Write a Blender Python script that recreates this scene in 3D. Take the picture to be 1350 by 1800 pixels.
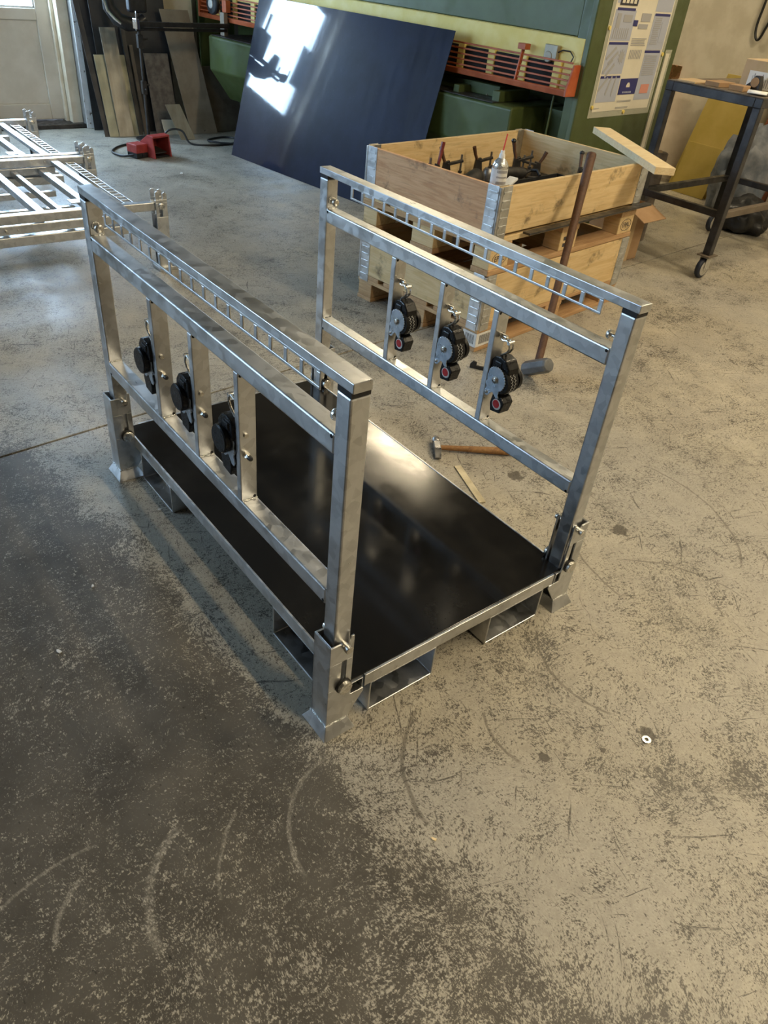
import bpy, bmesh, math, random
from mathutils import Vector, Matrix
random.seed(7)
for _o in list(bpy.data.objects): bpy.data.objects.remove(_o)
scene = bpy.context.scene
C = scene.collection

# ------------------------------------------------------------------ camera, world, exposure
cam_d = bpy.data.cameras.new('camera'); cam = bpy.data.objects.new('camera', cam_d); C.objects.link(cam)
cam_d.sensor_fit = 'VERTICAL'; cam_d.sensor_height = 36.0; cam_d.lens = 1298.616 / 1800 * 36.0
cam_d.clip_start = 0.05; cam_d.clip_end = 100
Rt, Dn, Fw = (0.79080447, -0.60569737, 0.08808516), (-0.31165248, -0.52233021, -0.79375303), (0.52678366, 0.60025149, -0.60182815)
M = Matrix(((Rt[0], -Dn[0], -Fw[0], -0.6805069), (Rt[1], -Dn[1], -Fw[1], -0.89182773), (Rt[2], -Dn[2], -Fw[2], 1.52399828), (0, 0, 0, 1)))
cam.matrix_world = M
scene.camera = cam
w = bpy.data.worlds.new('world'); scene.world = w; w.use_nodes = True
w.node_tree.nodes['Background'].inputs[0].default_value = (0.75, 0.86, 1.0, 1)
w.node_tree.nodes['Background'].inputs[1].default_value = 1.0
scene.view_settings.view_transform = 'Standard'; scene.view_settings.look = 'None'
scene.view_settings.gamma = 1.0; scene.view_settings.use_curve_mapping = False
scene.view_settings.exposure = 0.2
DAY = (0.50, 0.73, 1.0)        # daylight behind the frosted panes
WARM = (1.0, 0.83, 0.56)       # old fluorescent tubes
PANE = 15.0; DOOR_PANE = 32.0; LAMP_W = 76.0

# ------------------------------------------------------------------ material helpers
class NT:
    def __init__(s, name):
        s.m = bpy.data.materials.new(name); s.m.use_nodes = True
        s.t = s.m.node_tree; s.b = s.t.nodes['Principled BSDF']; s.o = s.t.nodes['Material Output']
        s.pos = None
    def n(s, typ, **kw):
        nd = s.t.nodes.new(typ)
        for k, v in kw.items(): setattr(nd, k, v)
        return nd
    def put(s, sock, v):
        if hasattr(v, 'is_linked') or isinstance(v, bpy.types.NodeSocket): s.t.links.new(v, sock)
        else: sock.default_value = v
    def P(s):
        if s.pos is None: s.pos = s.n('ShaderNodeTexCoord').outputs['Object']
        return s.pos
    def math(s, op, a, b=0.0, c=None, clamp=False):
        nd = s.n('ShaderNodeMath', operation=op); nd.use_clamp = clamp
        s.put(nd.inputs[0], a); s.put(nd.inputs[1], b)
        if c is not None: s.put(nd.inputs[2], c)
        return nd.outputs[0]
    def noise(s, scale, detail=4.0, rough=0.55, vec=None, stretch=None, dist=0.0):
        v = vec if vec is not None else s.P()
        if stretch:
            mp = s.n('ShaderNodeMapping'); s.t.links.new(v, mp.inputs[0]); mp.inputs['Scale'].default_value = stretch; v = mp.outputs[0]
        nd = s.n('ShaderNodeTexNoise'); s.t.links.new(v, nd.inputs['Vector'])
        nd.inputs['Scale'].default_value = scale; nd.inputs['Detail'].default_value = detail
        nd.inputs['Roughness'].default_value = rough; nd.inputs['Distortion'].default_value = dist
        return nd.outputs['Fac']
    def ramp(s, v, lo, hi, a=0.0, b=1.0):
        nd = s.n('ShaderNodeMapRange'); nd.interpolation_type = 'SMOOTHSTEP'
        s.put(nd.inputs[0], v); s.put(nd.inputs[1], lo); s.put(nd.inputs[2], hi); s.put(nd.inputs[3], a); s.put(nd.inputs[4], b)
        return nd.outputs[0]
    def mix(s, f, a, b):
        nd = s.n('ShaderNodeMix', data_type='RGBA')
        s.put(nd.inputs[0], f)
        for i, v in ((6, a), (7, b)):
            if isinstance(v, tuple): v = (*v[:3], 1)
            s.put(nd.inputs[i], v)
        return nd.outputs[2]
    def bump(s, h, strength=0.2, dist=0.01):
        nd = s.n('ShaderNodeBump'); nd.inputs['Strength'].default_value = strength; nd.inputs['Distance'].default_value = dist
        s.t.links.new(h, nd.inputs['Height']); s.t.links.new(nd.outputs[0], s.b.inputs['Normal'])
    def set(s, **kw):
        al = dict(color='Base Color', metal='Metallic', rough='Roughness', spec='Specular IOR Level', coat='Coat Weight', coatr='Coat Roughness', alpha='Alpha', trans='Transmission Weight', emis='Emission Color', emiss='Emission Strength', aniso='Anisotropic')
        for k, v in kw.items():
            if isinstance(v, tuple): v = (*v[:3], 1)
            s.put(s.b.inputs[al[k]], v)
        return s.m

def mottled(name, c1, c2, rough=0.6, metal=0.0, scale=9.0, spots=None, spot_c=(0.02, 0.018, 0.015), stretch=None, bump=0.05, spec=0.5, rvar=0.12, lo=.35, hi=.65):
    n = NT(name)
    col = n.mix(n.ramp(n.noise(scale, 6, .6, stretch=stretch), lo, hi), c1, c2)
    if spots:
        col = n.mix(n.ramp(n.noise(scale * 2.3, 8, .65), spots, spots + .07), col, spot_c)
    r = n.ramp(n.noise(scale * 1.7, 5), .3, .7, max(0.03, rough - rvar), min(1, rough + rvar))
    if bump: n.bump(n.noise(scale * 8, 5), bump, .004)
    return n.set(color=col, rough=r, metal=metal, spec=spec)

def wood(name, c1, c2, axis=0, dirt=.66, rough=.65, dirt_c=(.05, .03, .015)):
    n = NT(name)
    st = [9.0, 9.0, 9.0]; st[axis] = .8
    g = n.noise(5.0, 8, .65, stretch=tuple(st), dist=1.2)
    st2 = [30.0, 30.0, 30.0]; st2[axis] = 1.6
    g2 = n.noise(4.0, 6, .6, stretch=tuple(st2))
    col = n.mix(n.ramp(g, .35, .68), c1, c2)
    col = n.mix(n.math('MULTIPLY', n.ramp(g2, .52, .72), .45), col, tuple(x * .6 for x in c2))
    d = n.ramp(n.math('ADD', n.noise(7, 8, .7), n.math('MULTIPLY', n.noise(2.2, 3), .25)), dirt + .09, dirt + .26)
    col = n.mix(n.math('MULTIPLY', d, .75), col, dirt_c)
    n.bump(g2, .15, .002)
    return n.set(color=col, rough=rough)

def galv_mat():
    n = NT('galvanised_steel')
    v = n.n('ShaderNodeTexVoronoi'); n.t.links.new(n.P(), v.inputs['Vector']); v.inputs['Scale'].default_value = 45
    sp = n.n('ShaderNodeSeparateColor'); n.t.links.new(v.outputs['Color'], sp.inputs[0])
    a = n.noise(14, 6, .6, stretch=(1, .35, 1)); b = n.noise(90, 3, .5, stretch=(1.0, .15, 1.0))
    f = n.math('ADD', n.math('MULTIPLY', sp.outputs[0], .25), n.math('MULTIPLY', a, .75))
    col = n.mix(n.ramp(f, .25, .7), (.50, .51, .515), (.70, .71, .715))
    col = n.mix(n.ramp(n.noise(30, 8, .7), .66, .76), col, (.30, .29, .27))
    r = n.math('ADD', n.ramp(f, .25, .75, .24, .42), n.math('MULTIPLY', b, .08))
    n.bump(n.math('ADD', n.math('MULTIPLY', b, .5), n.noise(60, 4)), .10, .002)
    return n.set(color=col, rough=r, metal=1.0)

def deck_mat():
    n = NT('black_film_plywood')
    a = n.noise(5, 6, .65); s1 = n.noise(3.0, 8, .75, stretch=(2.0, 16.0, 1)); s2 = n.noise(3.0, 8, .75, stretch=(14.0, 2.5, 1), dist=.4)
    scr = n.math('MAXIMUM', n.ramp(s1, .64, .75), n.ramp(s2, .66, .77))
    dust = n.math('MULTIPLY', n.ramp(a, .45, .75), .5)
    col = n.mix(n.math('MULTIPLY', n.math('MAXIMUM', scr, dust), .12), (.008, .0075, .007), (.12, .11, .09))
    r = n.math('ADD', n.ramp(a, .3, .75, .10, .20), n.math('MULTIPLY', scr, .1))
    n.bump(n.noise(160, 2), .03, .001)
    return n.set(color=col, rough=r, spec=.3)

def floor_mat():
    n = NT('worn_concrete')
    P = n.P(); sx = n.n('ShaderNodeSeparateXYZ'); n.t.links.new(P, sx.inputs[0]); X, Y = sx.outputs[0], sx.outputs[1]
    big = n.noise(.9, 5, .6); mid = n.noise(5.5, 7, .65)
    wv = n.n('ShaderNodeTexNoise'); wv.inputs['Scale'].default_value = 2.2; wv.inputs['Detail'].default_value = 2; n.t.links.new(P, wv.inputs['Vector'])
    ws = n.n('ShaderNodeVectorMath', operation='SCALE'); n.t.links.new(wv.outputs['Color'], ws.inputs[0]); ws.inputs['Scale'].default_value = .22
    wa = n.n('ShaderNodeVectorMath', operation='ADD'); n.t.links.new(P, wa.inputs[0]); n.t.links.new(ws.outputs[0], wa.inputs[1]); WV = wa.outputs[0]
    f1 = n.noise(330, 4, .7, vec=WV, stretch=(1.0, .55, 1)); f2 = n.noise(120, 5, .7, vec=WV, stretch=(.65, 1.0, 1)); f4 = n.noise(34, 6, .7, vec=WV); f3 = n.noise(13, 5, .6)
    fine = n.math('ADD', n.math('ADD', n.math('MULTIPLY', f1, .45), n.math('MULTIPLY', f2, .35)), n.math('MULTIPLY', f4, .20))
    light = n.mix(n.ramp(mid, .3, .7), (.37, .335, .265), (.49, .445, .345))
    light = n.mix(n.ramp(big, .38, .62, 0, .6), light, (.36, .34, .30))
    light = n.mix(n.ramp(f4, .42, .68, 0, .45), light, (.25, .23, .19))
    light = n.mix(n.ramp(f1, .5, .7, 0, .35), light, (.58, .55, .47))
    dark = n.mix(n.ramp(mid, .3, .7), (.044, .039, .032), (.080, .071, .058))
    # dark worn coating left of a long boundary
    yr = n.ramp(Y, -.9, 1.9); nd = yr.node; nd.interpolation_type = 'LINEAR'
    cr = n.n('ShaderNodeValToRGB'); n.t.links.new(yr, cr.inputs[0])
    stops = [(-.9, .06), (-.65, .10), (-.5, .06), (-.2, -.02), (.3, -.05), (.62, -.074), (.97, -.10), (1.3, -.162), (1.62, -.2)]
    el = cr.color_ramp.elements
    while len(el) < len(stops): el.new(.5)
    for e_, (y_, x_) in zip(el, stops): e_.position = (y_ + .9) / 2.8; e_.color = (x_ + .5,) * 3 + (1,)
    edge = n.math('SUBTRACT', n.math('SUBTRACT', cr.outputs[0], .5), X)          # >0 on the coated side
    e2 = n.math('ADD', edge, n.math('MULTIPLY', n.math('SUBTRACT', n.noise(4, 6, .7), .5), .28))
    coat = n.math('MULTIPLY', n.ramp(e2, -.04, .10, 0, 1), n.math('MULTIPLY', n.ramp(Y, 1.55, 1.70, 1, .55), n.ramp(Y, -.70, -.05, .66, 1)))
    # a darker scuffed tongue running to the lower right
    tg = n.ramp(n.math('ADD', n.noise(2.1, 3), n.ramp(Y, -.3, -.75, -.14, .06)), .5, .66)
    var = n.math('ADD', n.math('MULTIPLY', n.math('SUBTRACT', n.noise(2.6, 3), .5), .17), n.math('MULTIPLY', n.math('SUBTRACT', f3, .5), .17))
    thr = n.math('ADD', n.math('ADD', .462, n.math('MULTIPLY', coat, .108)), n.math('ADD', n.math('MULTIPLY', var, n.math('SUBTRACT', 1.0, n.math('MULTIPLY', coat, .45))), n.math('MULTIPLY', tg, .06)))
    keep = n.ramp(n.math('SUBTRACT', fine, thr), -.040, .034, 1, 0)          # 1 = dark film left in the pores
    flake = fine
    for ang, sc_, lo_ in ((.5, 3.0, .655), (-.9, 2.2, .665), (1.9, 3.6, .67)):       # long thin drag scratches
        mp = n.n('ShaderNodeMapping'); mp.inputs['Rotation'].default_value = (0, 0, ang); n.t.links.new(WV, mp.inputs[0])
        sn_ = n.noise(sc_, 4, .6, vec=mp.outputs[0], stretch=(1.6, 34, 1))
        keep = n.math('MAXIMUM', keep, n.math('MULTIPLY', n.ramp(sn_, lo_, lo_ + .035), n.ramp(f2, .36, .52)))
    col = n.mix(n.math('MULTIPLY', keep, .92), light, dark)
    pit = n.ramp(n.math('ADD', n.noise(75, 4, .6, stretch=(1, .5, 1)), n.math('MULTIPLY', n.noise(3.1, 3), .14)), .745, .775)
    col = n.mix(n.math('MULTIPLY', pit, .8), col, (.03, .026, .02)); swirl = f2
    # rub arcs: cx, cy, r, mid angle, half angle, width, kind
    arcs = [(.325, -.341, .284, 2.524, .62, .004, 0), (-.036, -.267, .205, 2.385, .86, .004, 1), (-.339, -.22, .200, 2.581, .72, .007, 1),
            (-.157, -.291, .258, 2.476, .40, .003, 1), (-.621, -.305, .339, 1.727, .35, .003, 1), (.49, -.282, .168, 2.974, .55, .003, 0),
            (.845, -.243, .244, 2.969, .80, .003, 0), (.997, -.314, .371, .529, .62, .002, 0), (2.771, 1.715, .571, -2.32, .8, .004, 0),
            (2.297, 1.047, .76, -.299, .67, .005, 1), (-.556, -.15, .137, 2.433, .52, .004, 1), (1.55, -.1, .52, 2.6, .6, .003, 0), (1.25, .2, .5, -.4, .7, .003, 0)]
    wob = n.math('MULTIPLY', n.math('SUBTRACT', n.noise(9, 3), .5), .02)
    for cx, cy, r, ma, ha, wd, kind in arcs:
        dx = n.math('SUBTRACT', X, cx); dy = n.math('SUBTRACT', Y, cy)
        d = n.math('SQRT', n.math('ADD', n.math('MULTIPLY', dx, dx), n.math('MULTIPLY', dy, dy)))
        ln = n.ramp(n.math('ABSOLUTE', n.math('ADD', n.math('SUBTRACT', d, r), wob)), wd * .5, wd * 1.9, 1, 0)
        cs = n.math('DIVIDE', n.math('ADD', n.math('MULTIPLY', dx, math.cos(ma)), n.math('MULTIPLY', dy, math.sin(ma))), d)
        an = n.ramp(cs, math.cos(ha), math.cos(ha * .8))
        br = n.ramp(flake, .42, .56, .12, 1)
        msk = n.math('MULTIPLY', n.math('MULTIPLY', n.math('MULTIPLY', ln, an), br), .72 if kind == 0 else .5)
        col = n.mix(msk, col, (.075, .065, .05) if kind == 0 else (.40, .37, .31))
    # oil patch next to the washer and a few blots
    for bx, by, br_ in [(.665, -.462, .022), (.39, -.36, .014), (.53, -.43, .008), (1.3, .12, .03), (1.22, .55, .03)]:
        dx = n.math('SUBTRACT', X, bx); dy = n.math('SUBTRACT', Y, by)
        d = n.math('SQRT', n.math('ADD', n.math('MULTIPLY', dx, dx), n.math('MULTIPLY', dy, dy)))
        d = n.math('ADD', d, n.math('MULTIPLY', n.math('SUBTRACT', n.noise(45, 3), .5), br_ * 1.8))
        col = n.mix(n.ramp(d, br_ * .8, br_ * 1.1, .8, 0), col, (.05, .04, .03))
    # hairline cracks
    vo = n.n('ShaderNodeTexVoronoi', feature='DISTANCE_TO_EDGE'); vo.inputs['Scale'].default_value = 1.1
    wp = n.n('ShaderNodeVectorMath', operation='ADD'); n.t.links.new(P, wp.inputs[0])
    nc = n.n('ShaderNodeTexNoise'); nc.inputs['Scale'].default_value = 3; n.t.links.new(P, nc.inputs['Vector']); n.t.links.new(nc.outputs['Color'], wp.inputs[1])
    n.t.links.new(wp.outputs[0], vo.inputs['Vector'])
    crk = n.math('MULTIPLY', n.ramp(vo.outputs['Distance'], .001, .004, 1, 0), n.ramp(n.noise(1.7, 2), .58, .66))
    col = n.mix(n.math('MULTIPLY', crk, .7), col, (.06, .05, .04))
    rgh = n.math('SUBTRACT', n.ramp(mid, .25, .75, .35, .52), n.math('MULTIPLY', keep, .06))
    n.bump(n.math('SUBTRACT', n.math('MULTIPLY', fine, .6), n.math('MULTIPLY', keep, .3)), .22, .003)
    return n.set(color=col, rough=rgh, spec=.45)

def emit(name, c, s, rough=.3):
    n = NT(name)
    return n.set(color=(.8, .8, .8), emis=c, emiss=s, rough=rough)
def plain(name, c, rough=.5, metal=0.0, **k):
    n = NT(name); return n.set(color=c, rough=rough, metal=metal, **k)

MT = {}
MT['floor'] = floor_mat()
MT['joint'] = plain('joint_dirt', (.03, .026, .022), .9)
MT['galv'] = galv_mat()
MT['deck'] = deck_mat()
MT['bolt'] = mottled('zinc_bolt', (.55, .53, .48), (.75, .73, .68), .3, 1.0, 60)
MT['rubber'] = mottled('black_rubber', (.008, .008, .008), (.016, .016, .016), .55, 0, 40)
MT['plastic'] = mottled('black_plastic', (.005, .005, .006), (.009, .009, .010), .34, 0, 60, bump=.0, spec=.3)
MT['web'] = mottled('black_webbing', (.006, .006, .006), (.016, .016, .016), .8, 0, 150, bump=.4)
MT['zinc'] = mottled('zinc_plate', (.40, .46, .52), (.55, .60, .66), .36, .85, 30)
MT['red'] = mottled('red_sticker', (.55, .02, .02), (.62, .03, .03), .4, 0, 40)
MT['white'] = mottled('white_print', (.68, .68, .66), (.78, .78, .76), .5, 0, 30)
MT['hole_shade'] = plain('painted_hole_shade', (.01, .01, .01), .9)  # near-black colour stands in for the shade inside holes and gaps
MT['plaster'] = mottled('cream_plaster', (.62, .56, .43), (.73, .67, .54), .85, 0, 5, spots=.72, spot_c=(.40, .34, .24), bump=.15)
MT['plaster_white'] = mottled('whitewashed_plaster', (.70, .69, .66), (.80, .79, .77), .85, 0, 12, spots=.62, spot_c=(.16, .12, .08), bump=.3)
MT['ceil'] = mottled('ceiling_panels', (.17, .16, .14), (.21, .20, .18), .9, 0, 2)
MT['doorpaint'] = mottled('cream_door_paint', (.60, .53, .42), (.68, .61, .50), .45, 0, 4, spots=.74, spot_c=(.30, .20, .11), bump=.02)
MT['dooredge'] = mottled('stained_door_frame', (.60, .50, .35), (.70, .61, .46), .5, 0, 6, spots=.66, spot_c=(.28, .19, .10), bump=.05)
MT['pane'] = emit('frosted_daylight_pane', DAY, PANE)
MT['doorpane'] = emit('bright_door_pane', DAY, DOOR_PANE)
MT['bluesheet'] = None
def sheet_mat():
    n = NT('dark_blue_coated_sheet')
    a = n.noise(3, 6, .65); st = n.noise(4, 6, .65, stretch=(1, 5, .6)); fl = n.noise(30, 7, .7)
    col = n.mix(n.ramp(a, .3, .7), (.005, .008, .020), (.010, .016, .040))
    col = n.mix(n.math('MULTIPLY', n.ramp(fl, .62, .72), .25), col, (.05, .06, .09))
    r = n.ramp(st, .3, .75, .30, .46)
    n.bump(n.noise(2.2, 2), .03, .01)
    return n.set(color=col, rough=r, spec=.12, coat=.9, coatr=n.ramp(st, .35, .75, .035, .09))
MT['bluesheet'] = sheet_mat()
MT['green'] = mottled('machine_green_paint', (.058, .078, .022), (.072, .098, .032), .42, 0, 6, spots=.73, spot_c=(.03, .035, .02), bump=.03)
MT['green_lit'] = mottled('machine_green_paint_lit', (.088, .112, .050), (.10, .13, .06), .42, 0, 5, spots=.75, spot_c=(.05, .06, .04), bump=.03)  # same machine green, lightened in colour for the light on the upper front
MT['yellow'] = mottled('machine_yellow_paint', (.74, .58, .15), (.80, .65, .22), .5, 0, 7, spots=.68, spot_c=(.20, .14, .04), bump=.03)
MT['orange'] = mottled('guard_orange_paint', (.36, .075, .022), (.43, .105, .035), .45, 0, 12, spots=.66, spot_c=(.14, .04, .02), bump=.05)
MT['darksteel'] = mottled('dark_oiled_steel', (.035, .032, .030), (.07, .064, .058), .42, .5, 14, bump=.06)
MT['black'] = mottled('black_paint', (.010, .010, .011), (.02, .02, .021), .4, 0, 20, bump=.03)
MT['chrome'] = plain('chrome', (.78, .78, .78), .12, 1.0)
MT['pine'] = wood('pine_board', (.70, .53, .29), (.60, .42, .20), 0, dirt=.58)
MT['pine_y'] = wood('pine_board_across', (.70, .53, .29), (.60, .42, .20), 1, dirt=.58)
MT['pine_red'] = wood('reddish_pine_board', (.70, .42, .22), (.54, .28, .125), 1, dirt=.62)
MT['pine_old'] = wood('aged_pallet_wood', (.52, .33, .17), (.40, .235, .11), 0)
MT['pine_old_y'] = wood('aged_pallet_wood_across', (.55, .36, .18), (.42, .25, .12), 1)
MT['pine_new'] = wood('fresh_sawn_pine', (.80, .65, .40), (.72, .54, .29), 0, dirt=.8)
MT['handle'] = wood('dark_hickory_handle', (.12, .055, .025), (.075, .032, .014), 2, dirt=.7)
MT['handle2'] = wood('varnished_ash_handle', (.36, .19, .065), (.24, .11, .035), 0, dirt=.62)
MT['hammer'] = mottled('worn_hammer_steel', (.22, .215, .21), (.34, .335, .33), .35, .9, 20, bump=.06)
MT['sledge'] = mottled('grey_painted_sledge_steel', (.12, .125, .13), (.18, .185, .19), .45, .3, 18, bump=.06)
MT['card'] = mottled('brown_cardboard', (.33, .20, .10), (.39, .245, .13), .8, 0, 7, bump=.03)
MT['card2'] = mottled('light_cardboard', (.50, .36, .20), (.56, .41, .245), .8, 0, 7, bump=.03)
MT['paper'] = mottled('white_paper', (.78, .77, .74), (.84, .83, .80), .7, 0, 5, bump=.02)
MT['print'] = plain('grey_print', (.36, .36, .37), .7)
MT['print_d'] = plain('dark_print', (.03, .03, .04), .6)
MT['print_b'] = plain('navy_print', (.025, .028, .15), .5)
MT['print_l'] = plain('pale_blue_print', (.40, .43, .52), .6)
MT['print_r'] = plain('salmon_print', (.60, .26, .20), .6)
MT['posterpaper'] = mottled('cream_poster_paper', (.66, .62, .50), (.72, .68, .56), .45, 0, 4, bump=0)
def sleeve():
    n = NT('clear_plastic_sleeve'); return n.set(color=(.75, .75, .62), rough=.25, alpha=.35)
MT['sleeve'] = sleeve()
MT['brass'] = mottled('brass_sheet', (.56, .41, .10), (.66, .49, .15), .34, .45, 3, bump=0, rvar=.03)
MT['copper'] = mottled('copper_sheet', (.62, .30, .17), (.70, .36, .21), .3, .95, 6, bump=.02)
MT['olive'] = mottled('greenish_zinc_plate', (.27, .26, .18), (.35, .34, .24), .45, .35, 5, stretch=(2, 2, .8), bump=.02)
MT['olive2'] = mottled('brushed_steel_plate', (.28, .25, .19), (.40, .365, .29), .42, .45, 4, stretch=(2.5, 2.5, .7), bump=.02)
MT['charcoal'] = mottled('charcoal_steel_plate', (.038, .036, .036), (.055, .052, .05), .5, .3, 5, bump=.03)
MT['brownsteel'] = mottled('brown_scaled_plate', (.11, .085, .06), (.17, .135, .10), .6, .2, 6, spots=.66, spot_c=(.05, .035, .025))
MT['mottle'] = mottled('mottled_brown_plate', (.10, .078, .06), (.19, .155, .12), .65, .1, 14)
MT['palebrown'] = mottled('pale_brown_plate', (.22, .18, .13), (.29, .245, .185), .55, .2, 5, spots=.66, spot_c=(.09, .065, .045))
MT['creamboard'] = mottled('cream_board', (.60, .52, .38), (.68, .60, .46), .7, 0, 5)
MT['pedalred'] = mottled('worn_red_paint', (.28, .03, .025), (.36, .05, .04), .45, 0, 16, spots=.70, spot_c=(.20, .10, .08))
MT['leverred'] = mottled('dark_red_grip', (.16, .02, .015), (.22, .03, .02), .45, 0, 20)
MT['cable'] = plain('black_cable', (.012, .012, .012), .5)
MT['tablesteel'] = mottled('dark_bench_steel', (.025, .024, .025), (.05, .048, .05), .42, .4, 12, spots=.7, spot_c=(.08, .04, .02), bump=.05)
MT['tabletop'] = mottled('grimy_bench_top', (.10, .075, .05), (.17, .13, .09), .6, 0, 12)
MT['wheelrub'] = plain('blue_black_tyre', (.012, .018, .035), .5)
MT['wheelhub'] = mottled('grey_wheel_hub', (.40, .38, .33), (.50, .48, .42), .5, .2, 30)
MT['can'] = mottled('silver_spray_can', (.60, .60, .58), (.68, .68, .66), .25, .8, 10, bump=0)
MT['rag'] = mottled('blue_grey_cloth', (.10, .12, .15), (.22, .23, .25), .9, 0, 6, bump=.5)
MT['ragbrown'] = mottled('brown_cloth', (.25, .17, .10), (.36, .26, .16), .9, 0, 7, bump=.5)
MT['redwood'] = wood('red_brown_board', (.22, .07, .025), (.15, .045, .018), 2, dirt=.8)
MT['lampbody'] = plain('white_lamp_housing', (.75, .75, .72), .4)
MT['tube'] = emit('lit_fluorescent_tube', WARM, 25)
MT['weld'] = mottled('weld_zinc', (.60, .60, .58), (.80, .80, .78), .28, 1.0, 60, bump=.6)

# ------------------------------------------------------------------ geometry helpers
class MB:
    def __init__(s): s.v = []; s.f = []
    def add(s, vs, fs):
        b = len(s.v); s.v += [tuple(v) for v in vs]; s.f += [tuple(i + b for i in f) for f in fs]; return s
    def box(s, x0, x1, y0, y1, z0, z1):
        return s.add([(x0, y0, z0), (x1, y0, z0), (x1, y1, z0), (x0, y1, z0), (x0, y0, z1), (x1, y0, z1), (x1, y1, z1), (x0, y1, z1)],
                     [(0, 3, 2, 1), (4, 5, 6, 7), (0, 1, 5, 4), (1, 2, 6, 5), (2, 3, 7, 6), (3, 0, 4, 7)])
    def obox(s, c, ax, ay, az):
        c, ax, ay, az = map(Vector, (c, ax, ay, az)); p = []
        for sz in (-1, 1):
            for sx, sy in ((-1, -1), (1, -1), (1, 1), (-1, 1)): p.append(c + ax * sx + ay * sy + az * sz)
        return s.add(p, [(0, 3, 2, 1), (4, 5, 6, 7), (0, 1, 5, 4), (1, 2, 6, 5), (2, 3, 7, 6), (3, 0, 4, 7)])
    def bar(s, p0, p1, w, h, up=(0, 0, 1)):
        p0, p1 = Vector(p0), Vector(p1); d = p1 - p0; L = d.length; d.normalize()
        u = Vector(up); r = d.cross(u)
        if r.length < 1e-4: r = d.cross(Vector((1, 0, 0)))
        r.normalize(); u = r.cross(d)
        return s.obox((p0 + p1) / 2, d * L / 2, r * w / 2, u * h / 2)
    def ring(s, c, d, r, k):
        d = Vector(d).normalized(); a = d.cross(Vector((0, 0, 1)))
        if a.length < 1e-3: a = Vector((1, 0, 0))
        a.normalize(); b = d.cross(a)
        return [Vector(c) + a * math.cos(2 * math.pi * i / k) * r + b * math.sin(2 * math.pi * i / k) * r for i in range(k)]
    def lathe(s, p0, d, prof, k=16):          # prof: (distance along d, radius)
        p0 = Vector(p0); d = Vector(d).normalized(); vs = []; fs = []
        for t, r in prof: vs += s.ring(p0 + d * t, d, max(r, 1e-5), k)
        n = len(prof)
        for j in range(n - 1):
            for i in range(k):
                a, b = j * k + i, j * k + (i + 1) % k; fs.append((a, b, b + k, a + k))
        fs.append(tuple(range(k))[::-1]); fs.append(tuple((n - 1) * k + i for i in range(k)))
        return s.add(vs, fs)
    def cyl(s, p0, p1, r, k=16, r2=None):
        d = Vector(p1) - Vector(p0); return s.lathe(p0, d, [(0, r), (d.length, r if r2 is None else r2)], k)
    def tube(s, pts, r, k=8, closed=False):
        pts = [Vector(p) for p in pts]; n = len(pts); vs = []; fs = []; pa = None
        for i, p in enumerate(pts):
            if closed: d = pts[(i + 1) % n] - pts[i - 1]
            else: d = pts[min(i + 1, n - 1)] - pts[max(i - 1, 0)]
            d.normalize()
            if pa is None:
                a = d.cross(Vector((0, 0, 1)))
                if a.length < 1e-2: a = d.cross(Vector((1, 0, 0)))
            else: a = pa - d * pa.dot(d)
            a.normalize(); pa = a; b = d.cross(a); rr = r[i] if isinstance(r, (list, tuple)) else r
            vs += [p + a * math.cos(2 * math.pi * j / k) * rr + b * math.sin(2 * math.pi * j / k) * rr for j in range(k)]
        m = n if closed else n - 1
        for i in range(m):
            o = i * k; q = ((i + 1) % n) * k
            for j in range(k): fs.append((o + j, o + (j + 1) % k, q + (j + 1) % k, q + j))
        if not closed: fs.append(tuple(range(k))[::-1]); fs.append(tuple((n - 1) * k + j for j in range(k)))
        return s.add(vs, fs)
    def prism(s, poly, o, ax, ay, az, t):      # polygon in plane (ax, ay) at o, extruded t along az
        o, ax, ay, az = map(Vector, (o, ax, ay, az)); n = len(poly)
        a = [o + ax * p[0] + ay * p[1] for p in poly]; b = [p + az * t for p in a]
        fs = [tuple(range(n))[::-1], tuple(range(n, 2 * n))] + [(i, (i + 1) % n, (i + 1) % n + n, i + n) for i in range(n)]
        return s.add(a + b, fs)
    def tubebox(s, axis, a0, a1, u0, u1, v0, v1, t):   # hollow rectangular section running along axis 0/1
        sec_o = [(u0, v0), (u1, v0), (u1, v1), (u0, v1)]; sec_i = [(u0 + t, v0 + t), (u1 - t, v0 + t), (u1 - t, v1 - t), (u0 + t, v1 - t)]
        def P(a, q): return (a, q[0], q[1]) if axis == 0 else (q[0], a, q[1])
        vs = [P(a, q) for a in (a0, a1) for q in sec_o + sec_i]; fs = []
        for i in range(4):
            j = (i + 1) % 4
            fs += [(i, j, j + 8, i + 8), (i + 4, i + 12, j + 12, j + 4), (i, i + 4, j + 4, j), (i + 8, j + 8, j + 12, i + 12)]
        return s.add(vs, fs)
    def build(s, name, mat, parent=None, bevel=0.0, smooth=False, seg=2, loc=None, rot=None):
        me = bpy.data.meshes.new(name); me.from_pydata(s.v, [], s.f); me.update()
        bm = bmesh.new(); bm.from_mesh(me); bmesh.ops.recalc_face_normals(bm, faces=bm.faces)
        if smooth:
            for f in bm.faces: f.smooth = True
            for e in bm.edges:
                if len(e.link_faces) == 2 and e.calc_face_angle() > .7: e.smooth = False
        bm.to_mesh(me); bm.free()
        me.materials.append(MT[mat] if isinstance(mat, str) else mat)
        o = bpy.data.objects.new(name, me); C.objects.link(o)
        if parent: o.parent = parent
        if loc: o.location = loc
        if rot: o.rotation_euler = rot
        if bevel:
            b = o.modifiers.new('bevel', 'BEVEL'); b.width = bevel; b.segments = seg; b.limit_method = 'ANGLE'; b.angle_limit = .6
        return o

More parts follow.
